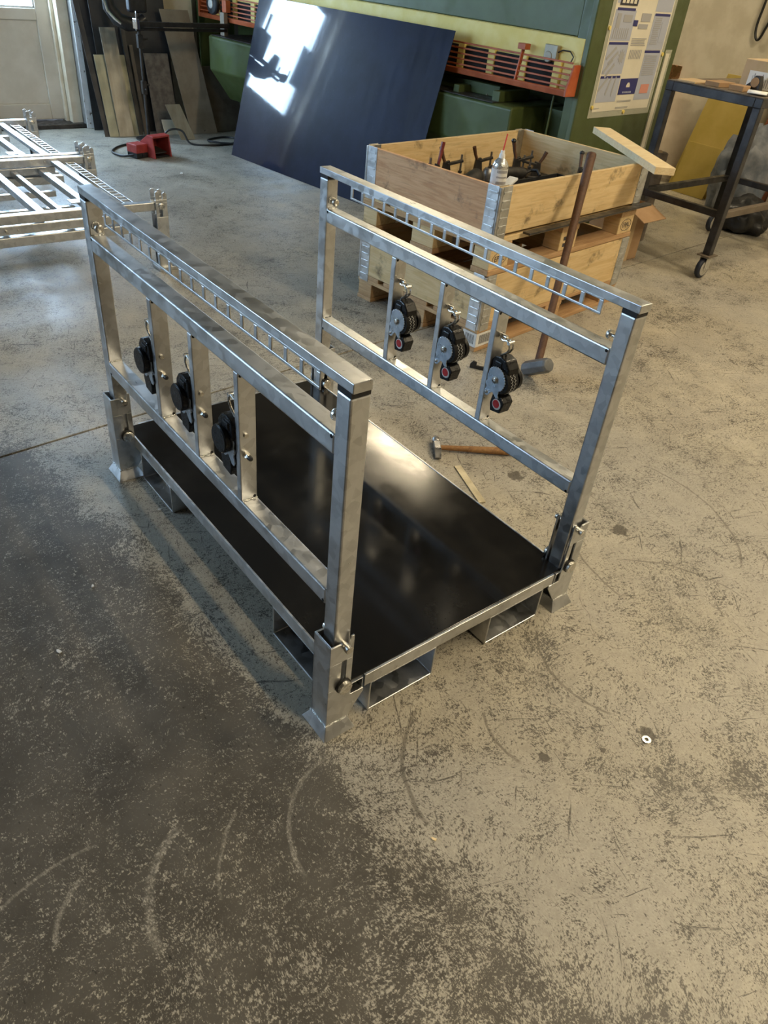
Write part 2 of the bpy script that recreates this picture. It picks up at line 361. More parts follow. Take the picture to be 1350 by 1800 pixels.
def tag(o, label=None, cat=None, group=None, kind=None):
    if label: o['label'] = label
    if cat: o['category'] = cat
    if group: o['group'] = group
    if kind: o['kind'] = kind
    return o
def thing(name, label, cat, loc=(0, 0, 0), rz=0.0, group=None):
    o = bpy.data.objects.new(name, None); o.empty_display_size = .05; C.objects.link(o)
    o.location = loc; o.rotation_euler = (0, 0, rz); return tag(o, label, cat, group)
def copy_tree(o, parent=None):
    c = o.copy(); C.objects.link(c); c.parent = parent
    for ch in o.children: copy_tree(ch, c)
    return c
def B(*a): return MB().box(*a)
def text_mesh(body, size, thick, name, mat, parent, loc, rot):
    cu = bpy.data.curves.new(name, 'FONT'); cu.body = body; cu.size = size; cu.extrude = thick; cu.align_x = 'CENTER'; cu.align_y = 'CENTER'
    t = bpy.data.objects.new(name, cu); C.objects.link(t)
    dg = bpy.context.evaluated_depsgraph_get(); me = bpy.data.meshes.new_from_object(t.evaluated_get(dg))
    bpy.data.objects.remove(t); bpy.data.curves.remove(cu)
    me.materials.clear(); me.materials.append(MT[mat]); me.name = name
    o = bpy.data.objects.new(name, me); C.objects.link(o); o.parent = parent; o.location = loc; o.rotation_euler = rot
    return o

# ================================================================== THE ROOM
X0, X1, Y0, Y1, ZC = -3.8, 6.35, -5.5, 6.66, 4.2
jl = lambda x: 1.605 + .09 * x
fl = tag(B(X0 - .3, X1 + .3, Y0 - .3, Y1 + .45, -.12, -.012).build('floor', 'joint'), kind='structure')
g = .005
MB().prism([(X0 - .3, Y0 - .3), (X1 + .3, Y0 - .3), (X1 + .3, jl(X1 + .3) - g), (X0 - .3, jl(X0 - .3) - g)], (0, 0, -.05), (1, 0, 0), (0, 1, 0), (0, 0, 1), .05).build('concrete_slab', 'floor', fl, .002)
MB().prism([(X0 - .3, jl(X0 - .3) + g), (X1 + .3, jl(X1 + .3) + g), (X1 + .3, Y1 + .45), (X0 - .3, Y1 + .45)], (0, 0, -.05), (1, 0, 0), (0, 1, 0), (0, 0, 1), .05).build('concrete_slab', 'floor', fl, .002)
tag(B(X0 - .3, X1 + .3, Y0 - .3, Y1 + .45, ZC, ZC + .15).build('ceiling', 'ceil'), kind='structure')
tag(B(X1, X1 + .25, Y0, Y1 + .25, 0, ZC).build('wall_right', 'plaster'), kind='structure')
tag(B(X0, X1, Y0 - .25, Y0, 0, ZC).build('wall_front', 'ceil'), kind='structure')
# far wall with the door opening x .72 .. 1.86
DX0, DX1, DZ = .62, 1.835, 2.25
wb = MB().box(X0, DX0, Y1, Y1 + .25, 0, ZC).box(DX1, X1, Y1, Y1 + .25, 0, ZC).box(DX0, DX1, Y1, Y1 + .25, DZ, ZC)
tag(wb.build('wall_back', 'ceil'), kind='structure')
tag(B(DX1, DX1 + .065, Y1 - .008, Y1, 0, 2.4).build('trim_1', 'plaster_white', None, .002), kind='structure')
# left wall with windows towards the far end
WINS = [(2.9, 4.4), (4.7, 6.2)]
wl = MB(); yy = Y0
for a, b in WINS: wl.box(X0 - .25, X0, yy, a, 0, ZC); wl.box(X0 - .25, X0, a, b, 0, 1.1).box(X0 - .25, X0, a, b, 3.0, ZC); yy = b
wl.box(X0 - .25, X0, yy, Y1 + .25, 0, ZC)
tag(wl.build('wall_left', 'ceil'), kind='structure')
for k, (a, b) in enumerate(WINS):
    wn = tag(bpy.data.objects.new('window_%d' % (k + 1), None), kind='structure'); C.objects.link(wn); wn.location = (X0 - .12, (a + b) / 2, 1.1)
    h = (b - a) / 2
    fr = MB().box(-.04, .04, -h, h, 0, .07).box(-.04, .04, -h, h, 1.83, 1.9).box(-.04, .04, -h, -h + .07, .07, 1.83).box(-.04, .04, h - .07, h, .07, 1.83).box(-.03, .03, -.03, .03, .07, 1.83).box(-.03, .03, -h + .07, h - .07, .93, .98)
    fr.build('window_frame', 'doorpaint', wn, .004)
    for y0, y1 in ((-h + .07, -.03), (.03, h - .07)):
        for z0, z1 in ((.07, .93), (.98, 1.83)): B(-.006, .006, y0, y1, z0, z1).build('pane', 'pane', wn)

# the door in the far wall: deep stained frame, panel below, bright pane above
dr = tag(bpy.data.objects.new('door_1', None), kind='structure'); C.objects.link(dr); dr.location = (0, 6.88, 0)
fx = 1.74
MB().box(fx, DX1 - .001, -.14, .06, .0, DZ).box(fx - .03, fx, -.06, .06, .0, DZ).box(DX0, DX0 + .09, -.14, .06, 0, DZ).box(DX0 + .09, fx, -.14, .06, DZ - .09, DZ).build('door_frame', 'dooredge', dr, .006)
B(DX0 + .09, DX1, -.21, .06, 0, .035).build('threshold', 'darksteel', dr, .004)
lf = MB().box(.71, .82, -.02, .045, .045, 2.15).box(1.6, 1.715, -.02, .045, .045, 2.15).box(.82, 1.6, -.02, .045, .045, .17).box(.82, 1.6, -.02, .045, .80, .885).box(.82, 1.6, -.02, .045, 2.04, 2.15)
lf.build('door_leaf', 'doorpaint', dr, .006)
B(.815, 1.605, .0, .03, .165, .805).build('lower_panel', 'doorpaint', dr, .01)
dp = B(.815, 1.605, .006, .022, .88, 2.045).build('pane', 'doorpane', dr)
MB().box(.82, .835, -.012, .006, .885, 2.04).box(1.585, 1.6, -.012, .006, .885, 2.04).box(.82, 1.6, -.012, .006, .885, .90).box(.82, 1.6, -.012, .006, 2.025, 2.04).build('glazing_bead', 'white', dr, .003)
hd = MB().box(.745, .785, -.03, -.02, .98, 1.18).cyl((.765, -.03, 1.1), (.765, -.07, 1.1), .009).cyl((.765, -.065, 1.1), (.88, -.065, 1.1), .009)
hd.build('door_handle', 'chrome', dr, 0, True)
B(.80, .975, -.030, -.022, 1.20, 1.62).build('notice_board', 'darksteel', dr)

# fluorescent fixtures on the ceiling
def lamp(name_label, x, y, power):
    t = thing('ceiling_lamp', name_label, 'lamp', (x, y, ZC - .02), 0, 'fluorescent ceiling lamps')
    MB().prism([(-.12, -.06), (.12, -.06), (.06, 0), (-.06, 0)], (0, -.75, 0), (1, 0, 0), (0, 0, 1), (0, 1, 0), 1.5).build('housing', 'lampbody', t, .004)
    for sx in (-.05, .05): MB().cyl((sx, -.70, -.085), (sx, .70, -.085), .013, 10).build('lamp_tube', 'tube', t, 0, True)
    for sy in (-.72, .72): B(-.09, .09, sy - .02, sy + .02, -.105, -.05).build('lamp_holder', 'lampbody', t, .003)
    ld = bpy.data.lights.new('tube_light', 'AREA'); ld.shape = 'RECTANGLE'; ld.size = .16; ld.size_y = 1.4; ld.energy = power; ld.color = WARM
    lo = bpy.data.objects.new('tube_light', ld); C.objects.link(lo); lo.parent = t; lo.location = (0, 0, -.11)
for i, (x, y, pw) in enumerate([(3.2, -3.6, .9), (3.2, -1.4, 1.0), (4.4, .8, .7), (5.0, 5.5, .9), (.7, -2.4, .8)]):
    lamp('white fluorescent lamp on the ceiling, ' + ['right of the camera at the front wall', 'above the open floor right of the rack', 'above the front of the wheeled bench', 'above the rear of the green shear', 'behind the camera'][i], x, y, LAMP_W * pw)

# ================================================================== THE RACK
W = .7974; T = .044; L = 1.30
rack = thing('transport_rack', 'galvanised steel transport rack with black deck, two side frames and six ratchets', 'rack')
GV = 'galv'
DZT = .149
B(.052, .812, -.002, 1.322, .1450, DZT).build('deck_panel', 'deck', rack, .0015)
tag(rack.children[-1], 'black smooth plywood deck')
# deck frame: side tubes with open ends, end rails
for x0, x1 in ((.049, .087), (.776, .814)):
    MB().tubebox(1, -.009, 1.329, x0, x1, .108, .1445, .0025).build('side_rail', GV, rack, .001)
    B(x0 + .003, x1 - .003, .03, 1.29, .111, .1415).build('rail_hole_shade', 'hole_shade', rack.children[-1])  # black block inside the tube paints the shade of its open end
for x0, x1 in ((.046, .0515), (.8125, .818)): B(x0, x1, .05, 1.27, .108, .150).build('edge_strip', GV, rack, .001)
for y0, y1 in ((-.010, -.0025), (1.3225, 1.330)): B(.092, .768, y0, y1, .110, .1485).build('end_rail', GV, rack, .0012)
for y0, y1 in ((.43, .47), (.85, .89)): B(.088, .775, y0, y1, .108, .1445).build('cross_rail', GV, rack, .001)
# fork pockets
for x0, x1 in ((.111, .326), (.52, .734)):
    for y0, y1 in ((-.010, .10), (1.22, 1.33)):
        MB().tubebox(1, y0, y1, x0, x1, .003, .1095, .0045).build('fork_pocket', GV, rack, .0025)
for y0, y1 in ((.105, .345), (.98, 1.215)):
    for x0, x1 in ((.047, .108), (.737, .818)):
        MB().tubebox(0, x0, x1, y0, y1, .002, .1075, .0045).build('fork_pocket', GV, rack, .0025)
# side frames
UY = [(.410, .430), (.635, .655), (.866, .888)]
for fx0, side in ((0.0, -1), (W, 1)):
    for y0 in (0.0, L - T):
        p = B(fx0, fx0 + T, y0, y0 + T, .10, .911).build('post', GV, rack, .004)
        B(fx0 + .001, fx0 + T - .001, y0 + .001, y0 + T - .001, .911, .922).build('rubber_cap', 'rubber', p)
        B(fx0 + .004, fx0 + T - .004, y0 + .004, y0 + T - .004, .095, .10).build('tube_end_shade', 'hole_shade', p)  # black slab paints the shaded open end of the post
    tr = B(fx0 + .0005, fx0 + .0425, -.004, 1.304, .922, .942).build('top_rail', GV, rack, .0015)
    # ladder strip: a plate with 18 windows hanging from the outer face of the top rail
    st = MB(); ya, yb, nw = .098, 1.125, 18; pit = (yb - ya - .012) / nw; xs0, xs1 = fx0 + .0007, fx0 + .0045
    st.box(xs0, xs1, ya, yb, .883, .8895); st.box(xs0, xs1, ya, yb, .9175, .9235)
    for k in range(nw + 1):
        yk = ya + k * pit; st.box(xs0, xs1, yk, yk + .012, .8890, .918)
    st.build('ladder_strip', GV, tr, .0012)
    mr = B(fx0, fx0 + T, T, L - T, .774, .818).build('middle_rail', GV, rack, .004)
    lr = B(fx0, fx0 + T, T, L - T, .388, .431).build('lower_rail', GV, rack, .004)
    for r_, zt in ((mr, .818), (lr, .431)):
        for yy in (T, L - T):
            wm = MB().tube([(fx0 + .002 + .004 * i, yy + random.uniform(-.002, .002), zt + random.uniform(-.001, .0012)) for i in range(11)], .0028, 6)
            wm.build('weld_bead', 'weld', r_, 0, True)
            sg = 1 if yy < .5 else -1
            MB().cyl((fx0 - .0006, yy + sg * .008, zt - .007 if r_ == mr else zt - .036), (fx0 + .004, yy + sg * .008, zt - .007 if r_ == mr else zt - .036), .0042, 12).build('drain_hole', 'hole_shade', r_)  # black disc paints the shade in a small hole
    for y0, y1 in UY:
        u = B(fx0, fx0 + T, y0, y1, .431, .774).build('upright', GV, rack, .002)
        wm = MB().tube([(fx0 + .002 + .004 * i, y0 - .001 + random.uniform(-.0015, .0015), .4315 + random.uniform(0, .0015)) for i in range(11)], .0026, 6)
        wm.build('weld_bead', 'weld', u, 0, True)
        for zz, xx in ((.437, .036), (.768, .007)): MB().cyl((fx0 + xx, y0 - .0006, zz), (fx0 + xx, y0 + .003, zz), .004, 12).build('drain_hole', 'hole_shade', u)  # small holes painted as shade-black discs on the face
        if side < 0:      # bolts of the ratchets come through on the near face
            MB().cyl((.0165, y0 - .005, .615), (.0165, y0, .615), .0065, 6).build('bolt_head', 'bolt', u)
            MB().cyl((.0165, y0 - .004, .562), (.0165, y0, .562), .0095, 16).cyl((.0165, y0 - .012, .562), (.0165, y0 - .004, .562), .0082, 6).cyl((.0165, y0 - .014, .562), (.0165, y0 - .010, .562), .0065, 16).build('nut', 'bolt', u)
            MB().lathe((.0165, y0 - .013, .562), (0, -1, 0), [(0, .0062), (.008, .0060), (.011, .0045)], 16).build('black_stud_cap', 'rubber', u, 0, True)
    # stop bolts on the inner faces of the posts near the top
    for yy, sg in ((T, 1), (L - T, -1)):
        bb = MB().cyl((fx0 + .02, yy, .843), (fx0 + .02, yy + sg * .022, .843), .005, 12).lathe((fx0 + .02, yy + sg * .020, .843), (0, sg, 0), [(0, .012), (.004, .0125), (.008, .0115), (.010, .009)], 20)
        bo = bb.build('stop_bolt', 'bolt', rack, 0, True)
        MB().tube([(fx0 + .02 + .011 * math.cos(a * .5236), yy + sg * .002, .843 + .011 * math.sin(a * .5236)) for a in range(12)], .0024, 6, True).build('weld_bead', 'weld', bo, 0, True)
# corner brackets on the base: U section open to the deck, fork notch and slot in the flanges, flared foot
for bx, sgx in ((0.0, 1), (W + T, -1)):
    for by, sgy in ((0.0, 1), (L, -1)):
        def bx_(x): return bx + sgx * x
        def rng(a, b): return (min(a, b), max(a, b))
        br = B(*rng(bx_(-.017), bx_(-.012)), by - sgy * .010 if sgy > 0 else by - .054, by + .054 if sgy > 0 else by + .010, .030, .306).build('corner_bracket', GV, rack, .0025)
        for fl_i, yf in enumerate((by - sgy * .012, by + sgy * .049)):
            y0, y1 = rng(yf, yf + sgy * .005)
            # flange outline in (x, z) with the fork notch at the top; slot shown as recess plate
            pl = [(-.017, .03), (.043, .03), (.088, .100), (.088, .110), (.047, .112), (.047, .316), (.039, .316), (.036, .300), (.033, .292), (.024, .288), (.017, .294), (.012, .304), (-.012, .306), (-.017, .303)]
            # split to make a real slot: left strip, right strip, top, bottom
            sx0, sx1, sz0, sz1 = .016, .030, .158, .245
            parts = [[(-.017, .03), (.043, .03), (.088, .100), (.088, .110), (.047, .112), (.047, sz0), (-.017, sz0)],
                     [(-.017, sz0), (sx0, sz0), (sx0, sz1), (-.017, sz1)], [(sx1, sz0), (.047, sz0), (.047, sz1), (sx1, sz1)],
                     [(-.017, sz1), (.047, sz1), (.047, .316), (.039, .316), (.036, .300), (.033, .290), (.024, .286), (.017, .290), (.012, .304), (-.017, .305)]]
            mb = MB()
            for q in parts: mb.prism([(sgx * a, b) for a, b in q], (bx, y0, 0), (1, 0, 0), (0, 0, 1), (0, 1, 0), y1 - y0)
            fo = mb.build('bracket_flange', GV, br, .0012)
        # pivot bolt with a big flat head, small guide bolt in the fork notch
        for sg2, yo in ((-1, by - .012 if sgy > 0 else by - .054), (1, by + .054 if sgy > 0 else by + .012)):
            MB().lathe((bx_(.023), yo, .163), (0, sg2, 0), [(-.004, .008), (.006, .008), (.0062, .0185), (.0135, .0185), (.0150, .0170)], 24).build('pivot_bolt', 'bolt', br, 0, True)
            MB().lathe((bx_(.023), yo, .163), (0, sg2, 0), [(.0003, .0208), (.0058, .0208)], 24).build('bolt_contact_shade', 'rubber', br, 0, True)  # added black ring stands in for the dark contact shade round the head
            MB().lathe((bx_(.024), yo, .292), (0, sg2, 0), [(-.012, .0085), (.004, .0085), (.0045, .0102), (.015, .0102), (.0162, .0088)], 16).build('guide_bolt', 'bolt', br, 0, True)
        yc0, yc1 = (by - .012, by + .054) if sgy > 0 else (by - .054, by + .012)
        x0, x1 = rng(bx_(-.018), bx_(.045))
        z1 = .032
        outx0, outx1 = x0 - .014, x1 + .014; outy0, outy1 = yc0 - .018, yc1 + .018
        ft = MB().add([(outx0, outy0, 0), (outx1, outy0, 0), (outx1, outy1, 0), (outx0, outy1, 0), (x0, yc0, z1), (x1, yc0, z1), (x1, yc1, z1), (x0, yc1, z1)],
                      [(0, 3, 2, 1), (4, 5, 6, 7), (0, 1, 5, 4), (1, 2, 6, 5), (2, 3, 7, 6), (3, 0, 4, 7)]).build('foot', GV, br, .0015)
        loop = []
        for (xa, ya_), (xb_, yb_) in (((x0, yc0), (x1, yc0)), ((x1, yc0), (x1, yc1)), ((x1, yc1), (x0, yc1)), ((x0, yc1), (x0, yc0))):
            for i in range(6): loop.append((xa + (xb_ - xa) * i / 6, ya_ + (yb_ - ya_) * i / 6, .0335 + random.uniform(-.001, .0015)))
        MB().tube(loop, .0028, 6, True).build('weld_bead', 'weld', br, 0, True)

# ratchet tensioners: built once, copied to the six uprights
def ratchet():
    X, Z = Vector((0, 0, 0)), 0
    O = lambda w_, o, z: (w_, -o, z)
    hs = MB().prism([(-.002, .008), (.0, .050), (.010, .062), (.030, .066), (.052, .060), (.068, .040), (.072, .014), (.045, .012), (.020, .018)], (-.018, 0, 0), (0, -1, 0), (0, 0, 1), (1, 0, 0), .044)
    hs.box(-.021, .030, -.042, -.012, .030, .052)
    root = hs.build('ratchet_tensioner', 'plastic', None, .004)
    def plate(x, th):
        pts = []
        for i in range(0, 34):                       # toothed cam arc
            a = math.radians(150 - i * 6.4); r = .036 + (.0018 if i % 2 else -.0012)
            pts.append((.034 + r * math.cos(a), r * math.sin(a)))
        pts += [(.052, -.044), (.056, -.052), (.046, -.054), (.036, -.046), (.028, -.042), (.014, -.060), (.004, -.062), (-.002, -.052), (.004, -.034), (-.003, -.022), (.003, -.012), (.0, .002), (.004, .012)]
        return MB().prism(pts, (x, 0, 0), (0, -1, 0), (0, 0, 1), (1, 0, 0), th)
    pa = plate(-.026, .003).build('side_plate', 'zinc', root, .0006); plate(.020, .003).build('side_plate', 'zinc', root, .0006)
    MB().lathe((-.026, -.034, -.002), (-1, 0, 0), [(0, .011), (.002, .011), (.0022, .0085), (.006, .0082), (.007, .006)], 18).build('axle_bolt', 'bolt', root, 0, True)
    MB().lathe((-.026, -.008, -.050), (-1, 0, 0), [(0, .005), (.003, .0045), (.004, .002)], 12).build('rivet', 'bolt', pa, 0, True)
    d = MB().lathe((-.0225, -.046, -.004), (1, 0, 0), [(0, .034), (.004, .037), (.040, .037), (.042, .034)], 28).build('webbing_roll', 'web', root, 0, True)
    zz = MB()
    for side in (0, 1):
        pts = []
        for i in range(22):
            a = math.radians(60 - i * 7.5); x = (.004 if side else -.008) + (.003 if i % 2 else -.003)
            pts.append((x, -.046 - .0374 * math.cos(a), -.004 + .0374 * math.sin(a)))
        zz.tube(pts, .0009, 4)
    zz.build('white_stitching', 'white', d)
    MB().lathe((.024, -.044, -.002), (1, 0, 0), [(0, .030), (.002, .036), (.013, .036), (.016, .033)], 30).build('drum_cap', 'plastic', root, 0, True)
    MB().prism([(.028, -.046), (.062, -.048), (.076, -.062), (.066, -.098), (.028, -.104), (.022, -.080)], (-.020, 0, 0), (0, -1, 0), (0, 0, 1), (1, 0, 0), .040).build('release_handle', 'plastic', root, .003)
    h = root.children[-1]
    MB().cyl((-.0203, -.050, -.074), (-.0212, -.050, -.074), .0165, 24).build('sticker_rim', 'white', h)
    MB().cyl((-.0205, -.049, -.073), (-.0218, -.049, -.073), .0125, 24).build('red_sticker', 'red', h)
    hk = MB()
    for x in (-.006, .008):
        hk.tube([(x, -.006, .052), (x, -.020, .066), (x, -.036, .078), (x, -.045, .092), (x, -.042, .106), (x, -.030, .112), (x, -.016, .108), (x, -.006, .112), (x, .0, .124)], .0032, 8)
    hk.build('wire_hook', 'bolt', root, 0, True)
    MB().tube([(-.010, -.040, .1085), (0.001, -.040, .1085), (.012, -.040, .1085)], .0055, 10).build('hook_sleeve', 'bolt', root, 0, True)
    MB().cyl((.0, 0, .118), (.0, -.024, .118), .006, 12).build('hanger_pin', 'bolt', root, 0, True)
    return root
proto = ratchet(); first = True
for fx0, side in ((W, 1), (0.0, -1)):
    for y0, y1 in UY:
        r_ = proto if first else copy_tree(proto); first = False
        r_.parent = rack
        if side > 0: r_.location = (W + .026, y0, .585)
        else: r_.location = (.018, y1, .585); r_.rotation_euler = (0, 0, math.pi)
        r_['label'] = 'black and zinc ratchet tensioner bolted to an upright'

# ================================================================== FOLDED RACKS AT THE LEFT
def folded(name_label, y_near, y_far, stack):
    t = thing('folded_rack', name_label, 'rack', (0, y_near, 0), 0, 'folded galvanised racks')
    dy = y_far - y_near
    xl, xr = -1.25, .945
    for yy in (0.0, dy):
        bm_ = B(xl, xr, yy, yy + T, .318, .36).build('post', GV, t, .003)
        MB().cyl((.70, yy - .012, .342), (.70, yy, .342), .007, 8).build('stop_bolt', 'bolt', bm_, 0, True)
        B(xl, .76, yy + .012, yy + .052, .268, .310).build('post', GV, t, .003)
        B(xl, .80, yy + .002, yy + .046, .213, .258).build('post', GV, t, .003)
        MB().cyl((.18, yy - .010, .288), (.18, yy + .012, .288), .008, 6).cyl((.235, yy - .001, .288), (.235, yy + .012, .288), .005, 10).build('nut', 'bolt', t)
        for sx in (xr - .01,):
            br = B(sx + .062, sx + .067, yy - .010, yy + .054, .02, .300).build('corner_bracket', GV, t, .002)
            for yf in (yy - .014, yy + .052):
                mb = MB()
                for q in ([(0, .0), (.064, .0), (.064, .285), (0, .285)], [(0, .285), (.018, .285), (.018, .360), (0, .360)], [(.036, .285), (.064, .285), (.064, .360), (.036, .360)], [(0, .360), (.064, .360), (.064, .375), (0, .375)],
                          [(0, .375), (.022, .375), (.022, .415), (.010, .418), (.0, .412)], [(.040, .375), (.064, .375), (.064, .402), (.052, .412), (.040, .405)]):
                    mb.prism(q, (sx, yf, .0), (1, 0, 0), (0, 0, 1), (0, 1, 0), .005)
                mb.build('bracket_flange', GV, br, .001)
                MB().lathe((sx + .030, yf, .342), (0, -1, 0), [(-.004, .010), (.002, .016), (.007, .016), (.009, .013)], 18).build('pivot_bolt', 'bolt', br, 0, True)
            MB().box(sx - .016, sx + .090, yy - .03, yy + .075, 0, .02).build('foot', GV, br, .002)
    # rails of the folded side frames, along the length
    tr = B(.735, .778, T, dy, .326, .348).build('top_rail', GV, t, .0015)
    ls = MB(); ls.box(.812, .817, .06, dy - .02, .330, .338); ls.box(.862, .867, .06, dy - .02, .330, .338)
    k = .06
    while k < dy - .03: ls.box(.8165, .8625, k, k + .012, .330, .338); k += .056
    ls.build('ladder_strip', GV, tr, .001)
    B(.655, .695, T, dy, .272, .306).build('middle_rail', GV, t, .002)
    B(.345, .385, T, dy, .322, .358).build('lower_rail', GV, t, .002)
    for xx, zz in ((.50, .27), (.19, .275), (.07, .322), (-.08, .275), (-.25, .322), (-.5, .275)):
        B(xx, xx + .026, T, dy, zz, zz + .034).build('upright', GV, t, .002)
    for yy in (dy * .42, dy * .72): B(xl, .655, yy, yy + .03, .222, .252).build('cross_rail', GV, t, .002)
    B(.6, .70, dy * .3, dy * .3 + .07, .30, .305).build('latch_plate', GV, t, .001)
    for yy in (.01, dy): B(-1.22, -1.14, yy - .02, yy + .07, 0, .213).build('foot', GV, t, .002)
    return t
folded('folded galvanised rack lying flat, its brackets nearest the standing rack', 3.06, 4.11, 3)
folded('folded galvanised rack lying flat in front of the cream door', 4.19, 5.22, 3)

# ================================================================== THE GREEN SHEAR
MO = (3.35, 2.33, 0); ME = math.atan2(.9935, -.114) - math.pi / 2
# local frame: x = depth d, y = along s
sh = thing('guillotine_shear', 'large green sheet-metal shear with yellow beam and orange finger guard', 'machine', MO, ME)
S1 = 4.3
B(.12, 1.2, .10, .20, 0, 2.3).build('end_frame', 'green', sh, .006)
tag(sh.children[-1], 'dark green end frame')
B(.12, 1.2, S1, S1 + .1, 0, 2.3).build('end_frame', 'green', sh, .006)
B(.122, .20, .2, S1, 1.225, 2.3).build('upper_cover', 'green_lit', sh, .004)
B(.119, .14, .104, .138, .3, 2.3).build('edge_flange', 'green_lit', sh, .003)
B(.135, .19, .2, S1, .915, 1.222).build('clamp_beam', 'yellow', sh, .004)
B(.117, .135, .139, S1 - .02, .915, 1.218).build('beam_face', 'yellow', sh, .003)
B(.55, 1.15, .2, S1, .05, 2.2).build('rear_body', 'green', sh, .004)
bed = MB().prism([(-.085, .55), (-.085, .80), (-.07, .812), (.50, .812), (.50, .30), (.12, .30)], (0, .44, 0), (1, 0, 0), (0, 0, 1), (0, 1, 0), 3.40).build('bed', 'green', sh, .012)
B(-.02, .30, .60, .66, .812, .875).build('bed_rib', 'green', sh, .004); B(-.02, .30, .95, 1.0, .812, .86).build('bed_rib', 'green', sh, .004)
B(-.083, .46, .6, 3.8, .812, .818).build('bed_plate', 'darksteel', sh, .002)
B(.10, .16, .70, 1.55, .818, .885).build('gap_cover', 'green', sh, .004)
B(.30, .54, .21, 3.9, .0, .80).build('lower_apron', 'green', sh, .004)
MB().lathe((.02, 1.42, .818), (0, 0, 1), [(0, .028), (.03, .028), (.034, .018), (.05, .016)], 18).build('clamp_knob', 'chrome', sh, 0, True)
MB().cyl((.2, .43, .60), (.2, .38, .60), .035, 16).cyl((.2, .38, .60), (.17, .33, .64), .008, 8).build('crank', 'black', sh, 0, True)
MB().tube([(.10, .27, .90), (.09, .27, .6), (.10, .27, .1)], .006, 8).build('hose', 'green', sh, 0, True)
# guard: five slats, bottom plate, end cheeks, posts
gd = MB().prism([(.115, .918), (.02, .918), (.012, .950), (.024, .955), (.115, .935)], (0, .14, 0), (1, 0, 0), (0, 0, 1), (0, 1, 0), S1 - .3).build('finger_guard', 'orange', sh, .002)
for k in range(5):
    zz = .968 + k * .030; dd = .020 + k * .007
    B(dd, dd + .006, .145, S1 - .18, zz, zz + .010).build('guard_slat', 'orange', gd, .0015)
B(.012, .10, S1 - .185, S1 - .165, .92, 1.11).build('guard_cheek', 'orange', gd, .002)
MB().prism([(.010, .918), (.010, .96), (.05, 1.085), (.115, 1.085), (.115, .918)], (0, .128, 0), (1, 0, 0), (0, 0, 1), (0, 1, 0), .014).build('guard_cheek', 'orange', gd, .002)
for s_ in (.53, 2.9): MB().bar((.022, s_, .95), (.055, s_, 1.135), .028, .010, (0, 1, 0)).box(.03, .085, s_ - .028, s_ + .03, 1.118, 1.15).build('guard_post', 'orange', gd, .002)
for i in range(15):
    s_ = .26 + i * .262; B(.095, .117, s_, s_ + .055, .93, 1.085).build('hold_down', 'yellow', sh, .004)
    B(.104, .1165, s_ + .06, s_ + .255, .935, 1.075).build('gap_shade', 'hole_shade', sh)  # black panel painted as the shade between hold-downs
MB().box(.085, .117, .30, .395, 1.085, 1.165).cyl((.08, .36, 1.10), (.117, .36, 1.10), .03, 16).build('gauge_block', 'olive2', sh, .004)
MB().tube([(.10, .20, 1.085), (.10, .185, 1.12), (.10, .215, 1.145), (.10, .27, 1.145), (.10, .30, 1.13)], .004, 8).build('hose', 'cable', sh, 0, True)
# support arm to the front at the far end and its clamp end
arm = MB().box(-.88, -.02, 3.60, 3.635, .882, .915).box(-.88, -.02, 3.64, 3.66, .85, .872).build('support_arm', 'black', sh, .003)
MB().box(-.905, -.878, 3.585, 3.65, .865, .935).box(-.91, -.902, 3.575, 3.587, .88, .985).build('arm_end_plate', 'chrome', arm, .003)
MB().lathe((-.03, 3.80, 1.04), (-1, 0, 0), [(0, .075), (.03, .08), (.04, .07), (.042, .03)], 24).build('hand_wheel', 'black', sh, 0, True)
MB().lathe((-.073, 3.80, 1.04), (-1, 0, 0), [(0, .035), (.006, .032), (.008, .018)], 20).build('wheel_hub', 'wheelhub', sh.children[-1], 0, True)
B(-.03, .02, 3.64, 3.70, .99, 1.08).build('switch_box', 'orange', sh, .006)
B(-.04, .0, 3.66, 3.72, .82, .99).build('arm_bracket', 'palebrown', sh, .003)
chp = B(0, .05, 0, .016, 0, .010).build('steel_offcut', 'palebrown', None, .001, loc=(3.37, 3.13, .818), rot=(0, 0, 1.3))
tag(chp, 'pale metal offcut lying on the green shear bed', 'offcut')

# poster in plastic sleeve on the end frame (plane y=.10, facing -y)
def shp(d, z, off=.0): # local point on the panel
    return (d, .10 - off, z)
po = thing('wall_poster', 'cream poster with navy headings and blue logo square in a plastic sleeve', 'poster')
po.parent = None; po.location = MO; po.rotation_euler = (0, 0, ME)
def rectp(u0, u1, v0, v1, name, mat, off, par=po, th=.0006):
    dl, wd, zt, zb = .262, .765, 1.42, .795
    d0, d1 = dl + wd * u0, dl + wd * u1; z0, z1 = zt - (zt - zb) * v1, zt - (zt - zb) * v0
    return B(d0, d1, .10 - off - th, .10 - off, z0, z1).build(name, mat, par)
rectp(0, 1, -.45, 1.0, 'sleeve_back', 'sleeve', .002)
sheet = rectp(.045, .955, -.42, .945, 'printed_sheet', 'posterpaper', .003)
for u0, u1, v0, v1 in ((.06, .37, -.3, .02), (.06, .37, .07, .325), (.06, .37, .355, .61), (.06, .37, .64, .86), (.67, .94, -.3, .07), (.67, .94, .09, .40), (.67, .94, .425, .86)):
    rectp(u0, u1, v0, v1, 'grey_panel', 'print_l', .004, sheet)
for u0, u1, v in ((.08, .35, .055), (.07, .36, .335), (.06, .36, .625), (.68, .93, .085), (.66, .92, .405)):
    rectp(u0, u1, v, v + .022, 'heading_bar', 'print_b', .005, sheet)
tb = rectp(.10, .36, -.04, .035, 'title_block', 'print_d', .0055, sheet)
for k in range(4): rectp(.125 + k * .057, .165 + k * .057, -.03, .018, 'title_stroke', 'posterpaper', .0062, tb)
lg = rectp(.385, .665, .655, .80, 'logo_square', 'print_b', .005, sheet)
